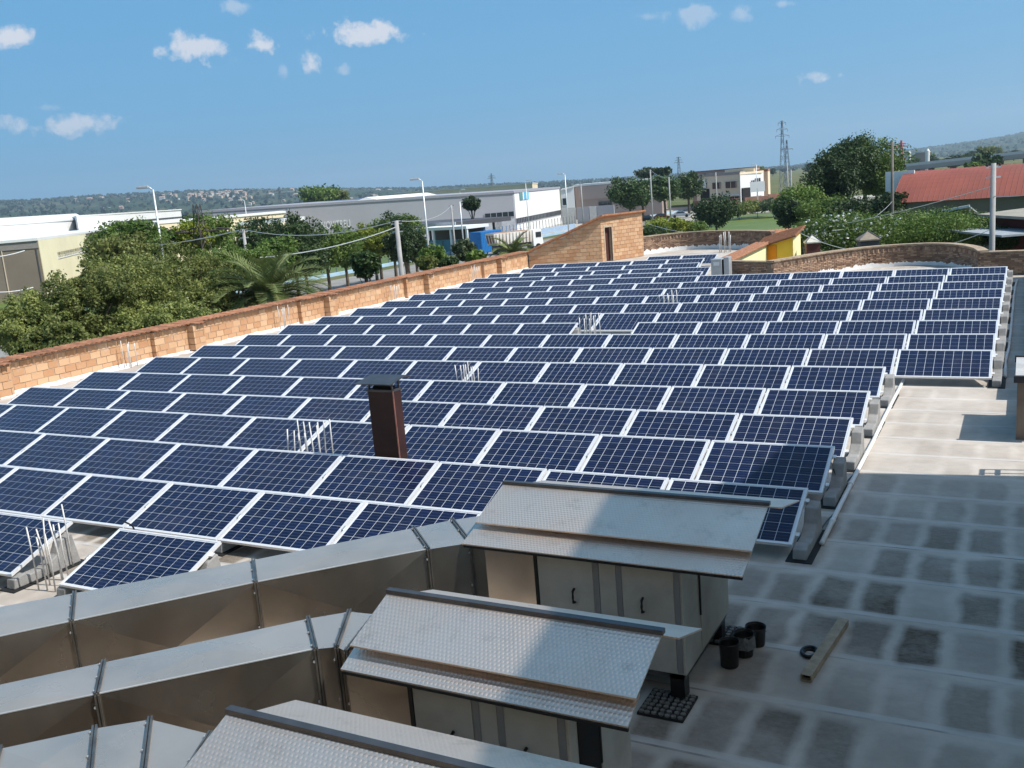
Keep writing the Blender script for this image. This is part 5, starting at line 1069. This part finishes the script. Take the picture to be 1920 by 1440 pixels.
# viaduct and far structures on the right
t = thing('viaduct', 'pale concrete motorway viaduct crossing behind the red shed', 'viaduct', at(1800, 300, 420)); P1, P2 = at(1560, 331, 470), at(2050, 279, 380); dv = P2-P1; L_ = np.linalg.norm(dv); dv /= L_; pv = np.array([-dv[1], dv[0], 0]); cm = M('viaduct_concrete', (.34,.32,.29), .9, 0, .08, .05)
MB().obox((P1+P2)/2, dv, L_/2, pv, 6, (0,0,1), .8).build('deck', cm, t); MB().obox((P1+P2)/2+np.array([0,0,1.3])-pv*5.9, dv, L_/2, pv, .15, (0,0,1), .5).build('guard_rail', galv_m, t)
for q in np.linspace(.03, .97, 12): c = P1+(P2-P1)*q; MB().box(c[0]-1.1, c[0]+1.1, c[1]-1.4, c[1]+1.4, GZ, c[2]-.7).build('pier', cm, t)
P1, P2 = at(1560, 343, 440), at(2050, 297, 360); MB().obox((P1+P2)/2, (P2-P1)/np.linalg.norm(P2-P1), np.linalg.norm(P2-P1)/2, pv, 5, (0,0,1), .5).build('lower_deck', cm, t)
for u, v0, w_, D, l in ((1705,286,5,640,'left of the two'),(1739,283,7,620,'right of the two')):
    p = at(u, v0, D); r = w_/2*D/FOC; t = thing('silo', f'pale slender silo beyond the viaduct, {l}', 'silo', (p[0],p[1],GZ)); MB().lathe([(r,0),(r,p[2]-GZ),(r*.5,p[2]-GZ+r),(0,p[2]-GZ+r)], (p[0],p[1],GZ), 14).build('shaft', wht, t)
F_ = foot((1716,650),(1742,640),(1744,660),(1718,670)); building('far_depot', 'low brown-grey depot beyond the viaduct', F_, zat(1728,286,645), mauve, lgrey, cap=.4)
F_ = foot((1480,330),(1700,300),(1705,330),(1485,360)); 

# ------------------------------------------------------------------ poles, lamps, pylons, wires
pole_m = M('grey_concrete_pole', (.34,.335,.32), .85, 0, .08, 2); steelp = M('galvanised_pole', (.58,.60,.60), .45, .4, .05); woodp = M('tarred_pole', (.16,.14,.12), .9, 0, .15, 2)
POLES = {}
def pole(key, label, u, vt, D, r, m, arms=True):
    p = at(u, vt, D); t = thing('utility_pole', label, 'pole', (p[0], p[1], GZ)); MB().tube([(p[0],p[1],GZ-.3),(p[0],p[1],p[2])], [r*1.15, r*.8], 10).build('shaft', m, t, smooth=True)
    if arms: 
        for k, z in enumerate((.15, .55)): MB().obox((p[0],p[1],p[2]-z), (.9,.4,0), .28, (-.4,.9,0), .03, (0,0,1), .03).build('bracket', steelp, t)
        for sg in (-.25, .25): MB().lathe([(.03,0),(.05,.05),(.03,.1),(0,.12)], (p[0]+.9*sg, p[1]+.4*sg, p[2]-.12), 8).build('insulator', dkbrown_m, t)
    POLES[key] = p; return t
pole('a', 'thick leaning-looking concrete pole just beyond the orange wall', 743, 414, 50, .14, pole_m); pole('b', 'slim pale utility pole behind the olive-green trees', 456, 430, 66, .12, pole_m); pole('c', 'thick grey concrete pole behind the curved wall at right', 1863, 306, 44, .125, pole_m); pole('d', 'slim dark pole in front of the red shed gable', 1673, 266, 78, .12, woodp)
pole('e', 'thin pole before the beige workshop', 1342, 323, 215, .14, pole_m, False); pole('f', 'thin tall pole by the white car', 1476, 305, 225, .16, pole_m, False); pole('g', 'thin pole right of the one by the white car', 1483, 318, 235, .16, pole_m, False); pole('h', 'slim pole with crossarm among the pines', 1219, 318, 185, .14, pole_m); pole('i', 'slim pole right of the one among the pines', 1254, 332, 178, .14, pole_m); pole('j', 'slim pole before the mauve factory', 1089, 345, 190, .13, pole_m); pole('k', 'slim pole before the canopy', 846, 385, 120, .12, pole_m, True); pole('l', 'thin pole left of the round dark tree', 862, 378, 140, .1, steelp, False)
def lamp(label, u, vt, D, arm=-1, hgt=None, r=.09):
    p = at(u, vt, D); t = thing('street_lamp', label, 'street lamp', (p[0], p[1], GZ), 'street lamps along the road'); MB().tube([(p[0],p[1],GZ-.2),(p[0],p[1],p[2]-.2)], [r*1.3, r*.7], 8).build('post', steelp, t, smooth=True)
    ax = np.array([AR[0], AR[1], 0])*arm; c = p+ax*.55; MB().tube([(p[0],p[1],p[2]-.25), tuple(p+ax*.25+np.array([0,0,-.02])), tuple(c)], r*.55, 6).build('arm', steelp, t, smooth=True)
    MB().obox(tuple(c+ax*.15), tuple(ax), .42, (-ax[1],ax[0],0), .17, (0,0,1), .09).build('lamp_head', galv_m, t, bevel=.04)
lamp('tall white street lamp rising from the olive-green trees', 286, 350, 74); lamp('tall white street lamp right of the concrete pole', 791, 335, 92); lamp('street lamp with twin-looking head before the gabled office', 1059, 325, 150); lamp('slim street lamp before the white hall end', 985, 338, 175, 1, r=.07); lamp('short street lamp over the white workshop roof', 458, 374, 185, -1, r=.07); lamp('small street lamp before the beige workshop', 1418, 307, 235, -1, r=.08); lamp('street lamp before the cream hall', 862, 356, 210, 1, r=.07)
def wire(label, a, c, sag, r=.012, m=None):
    a, c = np.array(a), np.array(c); pts = [a+(c-a)*f-np.array([0,0,sag*4*f*(1-f)]) for f in np.linspace(0,1,22)]; tag(MB().tube(pts, r, 5, False).build('overhead_wire', m or steelp), label, 'wire')
wire('sagging overhead wire between the slim pole and the concrete pole', POLES['b'], POLES['a'], .55, .022); wire('overhead wire running left from the slim pole over the trees', POLES['b'], at(150, 466, 80), .4, .03); wire('overhead wire dropping from the concrete pole to the lower left', POLES['a']-(0,0,.3), at(487, 483, 44), .25, .022); wire('overhead wire from the concrete pole towards the canopy', POLES['a'], POLES['k'], .6, .02)
wire('overhead wire across the top of the lawn to the thick right pole', POLES['c']-(0,0,.9), at(1210, 418, 95), 1.6, .018); wire('overhead wire low across the flowering shrub', POLES['c']-(0,0,2.6), at(1500, 437, 50), 1.0, .014); wire('overhead wire leaving the thick right pole to the right', POLES['c']-(0,0,1.3), at(2000, 346, 40), .15, .016); wire('overhead wire from the pine pole to the workshop pole', POLES['h'], POLES['i'], .5, .03); wire('loose wire end hanging at far left', at(-40, 484, 60), at(46, 470, 62), .1, .03); wire('second wire at far left below the first', at(-40, 546, 60), at(62, 539, 62), .15, .03)
wire('overhead wire from the dark pole to the flowering shrub', POLES['d']-(0,0,4.3), at(1560, 432, 52), .5, .014)
def pylon(label, u, vt, D, base, arms=3, m=None, th=.12):
    p = at(u, vt, D); H = p[2]-GZ; t = thing('lattice_pylon', label, 'pylon', (p[0],p[1],GZ)); m = m or M('pylon_steel', (.16,.19,.22), .6, .4, .05); b = MB(); n = 9
    def cr(f): w_ = base*(1-f)**1.2+base*.16; return [(p[0]+sx*w_, p[1]+sy*w_, GZ+H*f) for sx, sy in ((-1,-1),(1,-1),(1,1),(-1,1))]
    for k in range(n):
        A_, B_ = cr(k/n), cr((k+1)/n)
        for q in range(4): b.tube([A_[q], B_[q]], th, 4); b.tube([A_[q], B_[(q+1)%4]], th*.6, 4); b.tube([A_[(q+1)%4], B_[q]], th*.6, 4)
    b.build('lattice_mast', m, t)
    for k in range(arms):
        z = GZ+H*(.80+.085*k); Lw = base*(2.0-.45*k); bb = MB(); 
        for sg in (-1, 1): e = (p[0]+AR[0]*Lw*sg, p[1]+AR[1]*Lw*sg, z); bb.tube([(p[0],p[1],z-H*.01), e], th, 4); bb.tube([(p[0],p[1],z+H*.025), e], th, 4); bb.tube([e, (e[0],e[1],z-H*.035)], th, 4)
        bb.build('crossarm', m, t)
pylon('tall lattice power pylon against the sky at right', 1466, 226, 330, 1.1, 3, None, .055); pylon('smaller lattice pylon right behind the tall one', 1475, 262, 480, 1.4, 1, None, .085); pylon('faint pylon over the pines', 1272, 294, 900, 2.0, 3, None, .12); pylon('small pylon above the cream hall', 921, 325, 1300, 2.6, 2, None, .2); pylon('faint pylon above the grey hall roof at left', 523, 350, 700, 1.8, 2, None, .09); pylon('red and white mast beyond the viaduct', 1690, 263, 800, 2.0, 2, M('mast_red', (.45,.12,.10), .6), .35)
t_ = at(368, 388, 78); pylon('old dark lattice mast among the trees at left', 368, 383, 78, 1.1, 1, M('old_mast', (.06,.05,.045), .8), .05)

# ------------------------------------------------------------------ vehicles
def car(label, u, v, D, ang, m, L=4.2):
    p = at(u, v, D); t = thing('parked_car', label, 'car', (p[0], p[1], GZ+.06), 'cars parked by the street', (0,0,ang)); h = L/2
    sec = [(-h,.35,.55),(-h*.96,.72,.80),(-h*.62,.86,.84),(-h*.30,1.36,.66),(h*.28,1.38,.66),(h*.52,.90,.82),(h*.94,.72,.80),(h,.36,.6)]
    b = MB(); n = len(sec)
    for x, z, w_ in sec: b.v += [(x,-.82 if z < 1 else -.82,.25),(x,-.84 if z < 1 else -.80,min(z,.85)),(x,-w_*.95,z),(x,w_*.95,z),(x,.84 if z < 1 else .80,min(z,.85)),(x,.82,.25)]
    for i in range(n-1):
        for k in range(5): b.f.append((6*i+k, 6*(i+1)+k, 6*(i+1)+k+1, 6*i+k+1))
    b.f += [tuple(range(6)), tuple(6*(n-1)+k for k in range(5,-1,-1))]; b.build('body', m, t, world=False, smooth=False)
    for sg in (-1, 1): MB().add([(-h*.55,sg*.80,.90),(h*.45,sg*.80,.92),(h*.26,sg*.70,1.30),(-h*.28,sg*.70,1.30)], [(0,1,2,3)] if sg < 0 else [(3,2,1,0)]).build('side_window', glass_m, t, world=False)
    for x0, x1, nm in ((h*.30,h*.51,'windscreen'),(-h*.60,-h*.32,'rear_window')): MB().add([(x0,-.60,1.33 if x0 > 0 else .93),(x1,-.72 if x0 > 0 else -.60,.95 if x0 > 0 else 1.33),(x1,.72 if x0 > 0 else .60,.95 if x0 > 0 else 1.33),(x0,.60,1.33 if x0 > 0 else .93)], [(0,1,2,3)]).build(nm, glass_m, t, world=False)
    for x in (-h*.62, h*.62):
        for y in (-.80, .80): MB().tube([(x,y-.1,.31),(x,y+.1,.31)], .31, 14).build('wheel', rubber_m, t, world=False)
cw = M('car_white', (.75,.76,.77), .25, .0, .02); cs_ = M('car_silver', (.42,.44,.46), .3, .5, .03); cb_ = M('car_black', (.015,.016,.02), .2, .2, .03); cr_m = M('car_maroon', (.10,.02,.02), .25, .2, .03)
for i, (u, v, D, a, m_, l) in enumerate(((1238,392,212,.4,cr_m,'dark red car parked under the second pine'),(1212,392,208,.4,cb_,'black car parked under the first pine'),(1275,388,218,.4,cs_,'silver car parked under the last pine'),(1430,372,225,2.6,cs_,'silver car parked by the workshop wall'),(1448,366,238,.3,cb_,'black car parked along the brick yard wall'),(1487,365,232,1.2,cw,'white car parked beside the thin tall pole'),(1352,380,230,.3,cs_,'silver car behind the low white wall'),(1155,402,214,.4,cw,'white car by the grey yard wall'),(1422,386,220,1.4,cb_,'dark small car by the forecourt sign'))): car(l, u, v, D, a, m_)
# tipper truck
p = at(972, 462, 142); t = thing('tipper_truck', 'white tipper truck with ribbed dump body on the road', 'truck', (p[0], p[1], GZ+.05), None, (0,0,R(58))); tw = M('truck_white', (.72,.68,.62), .55, 0, .06, .6, dirt=(.45,.36,.27))
b = MB().hexa([(-4.4,-1.2,1.35),(1.6,-1.2,1.35),(1.6,1.2,1.35),(-4.4,1.2,1.35),(-4.7,-1.3,3.0),(1.7,-1.3,3.0),(1.7,1.3,3.0),(-4.7,1.3,3.0)]); b.build('dump_body', tw, t, world=False)
MB().box(-4.5, 1.55, -1.15, 1.15, 2.95, 3.06).build('load', M('reddish_load', (.33,.20,.13), .95, 0, .15, 1), t, world=False)
for q in range(11):
    x = -4.3+q*.56
    for sg in (-1, 1): MB().box(x, x+.16, sg*1.34-.06, sg*1.34+.06, 1.4, 2.95).build('rib', tw, t, world=False)
for y in (-.8, 0, .8): MB().hexa([(-4.55,y-.14,1.6),(-4.45,y-.14,1.6),(-4.45,y+.14,1.6),(-4.55,y+.14,1.6),(-4.74,y-.14,2.75),(-4.62,y-.14,2.75),(-4.62,y+.14,2.75),(-4.74,y+.14,2.75)]).build('tailgate_slot', M('rust_stain', (.25,.10,.06), .8), t, world=False)
b = MB().hexa([(1.9,-1.2,.6),(3.7,-1.2,.6),(3.7,1.2,.6),(1.9,1.2,.6),(1.9,-1.15,3.0),(3.4,-1.15,3.0),(3.4,1.15,3.0),(1.9,1.15,3.0)]); b.build('cab', white_m, t, world=False, bevel=.08)
for sg in (-1, 1): MB().box(2.4, 3.3, sg*1.20-.03, sg*1.20+.03, 1.9, 2.65).build('cab_window', glass_m, t, world=False)
MB().hexa([(3.60,-1.0,1.8),(3.64,-1.0,1.8),(3.64,1.0,1.8),(3.60,1.0,1.8),(3.48,-1.0,2.7),(3.52,-1.0,2.7),(3.52,1.0,2.7),(3.48,1.0,2.7)]).build('windscreen', glass_m, t, world=False); MB().box(-4.2, 3.4, -.5, .5, .7, 1.3).build('chassis', dgrey, t, world=False)
for x in (-3.3, -2.1, 2.7):
    for y in (-1.05, 1.05): MB().tube([(x,y-.17,.5),(x,y+.17,.5)], .5, 16).build('wheel', rubber_m, t, world=False)
t = thing('notice_board', 'white notice board on posts by the workshop street', 'sign', (*gx(1420, 222), GZ)); c = np.array(gx(1420, 222)); dv = np.array([AR[0], AR[1]]); MB().obox((*c, zat(1420, 350, 222)), (*dv,0), 1.6, (-dv[1],dv[0],0), .06, (0,0,1), 1.1).build('board', wht, t); MB().tube([(*c, GZ),(*c, zat(1420,352,222))], .1, 6).build('post', steelp, t)

# ------------------------------------------------------------------ far houses on the ridge and tree belts
def far_house_mesh():
    b = MB().box(-5,5,-4,4,-4,6); o = b.build('wall', wht); me = o.data; bpy.data.objects.remove(o)
    b = MB().add([(-5.4,-4.4,6),(5.4,-4.4,6),(5.4,4.4,6),(-5.4,4.4,6),(-5.4,0,8.4),(5.4,0,8.4)], [(0,1,5,4),(2,3,4,5),(1,2,5),(3,0,4)]); o = b.build('roof', M('far_tile', (.44,.31,.24), .9)); m2 = o.data; bpy.data.objects.remove(o); return me, m2
HM, RM = far_house_mesh(); ow = [M('far_wall_white', (.62,.60,.56), .9), M('far_wall_cream', (.52,.42,.30), .9), M('far_wall_rose', (.48,.33,.25), .9)]
HMS = []
for m_ in ow: h2 = HM.copy(); h2.materials.clear(); h2.materials.append(m_); HMS.append(h2)
dg = None
rs = np.random.default_rng(11)
def hill_hit(u, v, prof, d0, d1):   # where a sight line meets the hillside
    vt = np.interp(u, [q[0] for q in prof], [q[1] for q in prof]); top = zat(u, vt, d1)
    for f in np.linspace(.25, 1, 60):
        D = d0+(d1-d0)*f; k = f*f*(3-2*f); z = GZ-8+(top-GZ+8)*k
        if at(u, v, D)[2] <= z: return at(u, v, D)
    return at(u, v, d1*.98)
spots = [(u+rs.uniform(-5,5), np.interp(u, [q[0] for q in LEFT], [q[1] for q in LEFT])+abs(rs.normal())*7+2) for u in rs.normal(395, 48, 55)] + [(u, np.interp(u, [q[0] for q in LEFT], [q[1] for q in LEFT])+rs.uniform(2,26)) for u in rs.uniform(120, 900, 45)]
for i, (u, v) in enumerate(spots):
    p = hill_hit(u, v, LEFT, 1300, 5200); town = i < 55
    t = thing('far_house', 'tiny pale house of the town strung along the far ridge' if town else 'tiny pale house scattered on the far wooded slope', 'house', p, 'houses of the far ridge town' if town else 'scattered houses on the far slope', (0,0,rs.uniform(-.5,.5))); s_ = np.linalg.norm(p-CAM)/4200*rs.uniform(.8,1.5); t.scale = (s_*rs.uniform(.8,1.5), s_, s_*rs.uniform(.7,1.2))
    inst(HMS[i % 3], 'wall', t); inst(RM, 'roof', t)
# woods clothing the hills: bushes of leaf cards, one mass
V = []
for prof, d0, d1, n in ((LEFT, 1300, 5200, 5200), (RIGHT, 2400, 6800, 1500)):
    us = rs.uniform(prof[0][0]+200, prof[-1][0]-200, n); 
    for u in us:
        f = rs.random()**.6; vt = np.interp(u, [q[0] for q in prof], [q[1] for q in prof]); top = zat(u, vt, d1); D = d0+(d1-d0)*f; k = f*f*(3-2*f); p = at(u, eye(u), D); p[2] = GZ-8+(top-GZ+8)*k
        r = rs.uniform(5, 11); c = p+np.array([0,0,r*.3])
        for q in range(5):
            d = rs.normal(size=3); d /= np.linalg.norm(d); t1 = np.cross(d, rs.normal(size=3)); t1 /= np.linalg.norm(t1); t2 = np.cross(d, t1); cc = c+d*r*.5; V.append([cc-t1*r*.7, cc-t2*r*.5, cc+t1*r*.7, cc+t2*r*.5])
tag(inst(qmesh('hillside_woods', np.array(V), leafmat('far_woods', (.018,.032,.018), (.032,.050,.024), .01, .1, 0)), 'hillside_woods'), 'dark woods covering the far hills', 'woods', None, 'stuff')
# belt of trees across the plain
belt = [tree('broadleaf_tree', 'x', (0,0), 0, 9, 4.5, 4, m_, clumps=50, per=26, leaf=.65, seed=300+i, tr=.3) for i, m_ in enumerate(('dark','green','olive'))]
def belt_tree(src, u, D, s_, lab, grp):
    c = copy_tree(src); q = gx(u, D); c.location = (q[0], q[1], GZ); c.scale = (s_*rs.uniform(.9,1.3), s_, s_*rs.uniform(.8,1.2)); c.rotation_euler = (0,0,rs.uniform(0,6)); tag(c, lab, 'tree', grp)
for i in range(70):
    u = rs.uniform(-40, 760); belt_tree(belt[i % 3], u, rs.uniform(420, 1100), rs.uniform(.7,1.2), 'distant tree on the plain left behind the halls', 'distant trees on the left plain')
for i in range(26):
    u = rs.uniform(1000, 1330); belt_tree(belt[i % 3], u, rs.uniform(350, 700), rs.uniform(.5,.9), 'distant tree on the plain behind the mauve factory', 'distant trees behind the mauve factory')
for i in range(34):
    u = rs.uniform(1420, 1925); belt_tree(belt[i % 3], u, rs.uniform(500, 1200), rs.uniform(.7,1.3), 'distant tree on the plain by the viaduct', 'distant trees by the viaduct')
for i, (u, D, s_) in enumerate(((1790,240,.55),(1815,245,.7),(1770,250,.5),(1850,300,.8),(1900,290,.7))): belt_tree(belt[(0,1,2)[i%3]], u, D, s_, ['yellowish tree over the red roof ridge','taller tree over the red roof ridge','small tree over the red roof left part','tree under the viaduct at right','tree at the right end of the viaduct'][i], 'trees behind the red shed')
for o in belt:
    for ch in list(o.children): bpy.data.objects.remove(ch)
    bpy.data.objects.remove(o)
# dull hedge and scrub beside the lawn
for i, (u, vt, vb, wp, D, m) in enumerate(((1385,383,402,60,190,'olive'),(1420,376,398,60,195,'olive'),(1450,372,396,50,190,'grey'),(1330,395,415,50,170,'olive'))):
    tree_px('garden_shrub', f'scrubby {["olive","brownish olive","grey-green","low olive"][i]} hedge clump behind the lawn', u, vt, vb, wp, D, m, clumps=60, per=40, leaf=.22, seed=400+i, tr=.05, group='hedge clumps behind the lawn')
# air: thin summer haze over the plain
hb = MB().box(-9500, 9500, -6500, 12500, GZ-40, 420); ho = hb.build('haze', white_m); ho.data.materials.clear()
hm = bpy.data.materials.new('haze_air'); hm.use_nodes = True; hn = hm.node_tree; hn.nodes.clear(); ou = hn.nodes.new('ShaderNodeOutputMaterial'); vp = hn.nodes.new('ShaderNodeVolumePrincipled'); vp.inputs['Color'].default_value = (.66,.86,1,1); vp.inputs['Density'].default_value = 1.2e-4; vp.inputs['Anisotropy'].default_value = .2
hn.links.new(vp.outputs[0], ou.inputs['Volume']); ho.data.materials.append(hm); tag(ho, 'thin blue summer haze over the plain', None, None, 'stuff')
for o in bpy.data.objects:
    if '_w' in o: del o['_w']
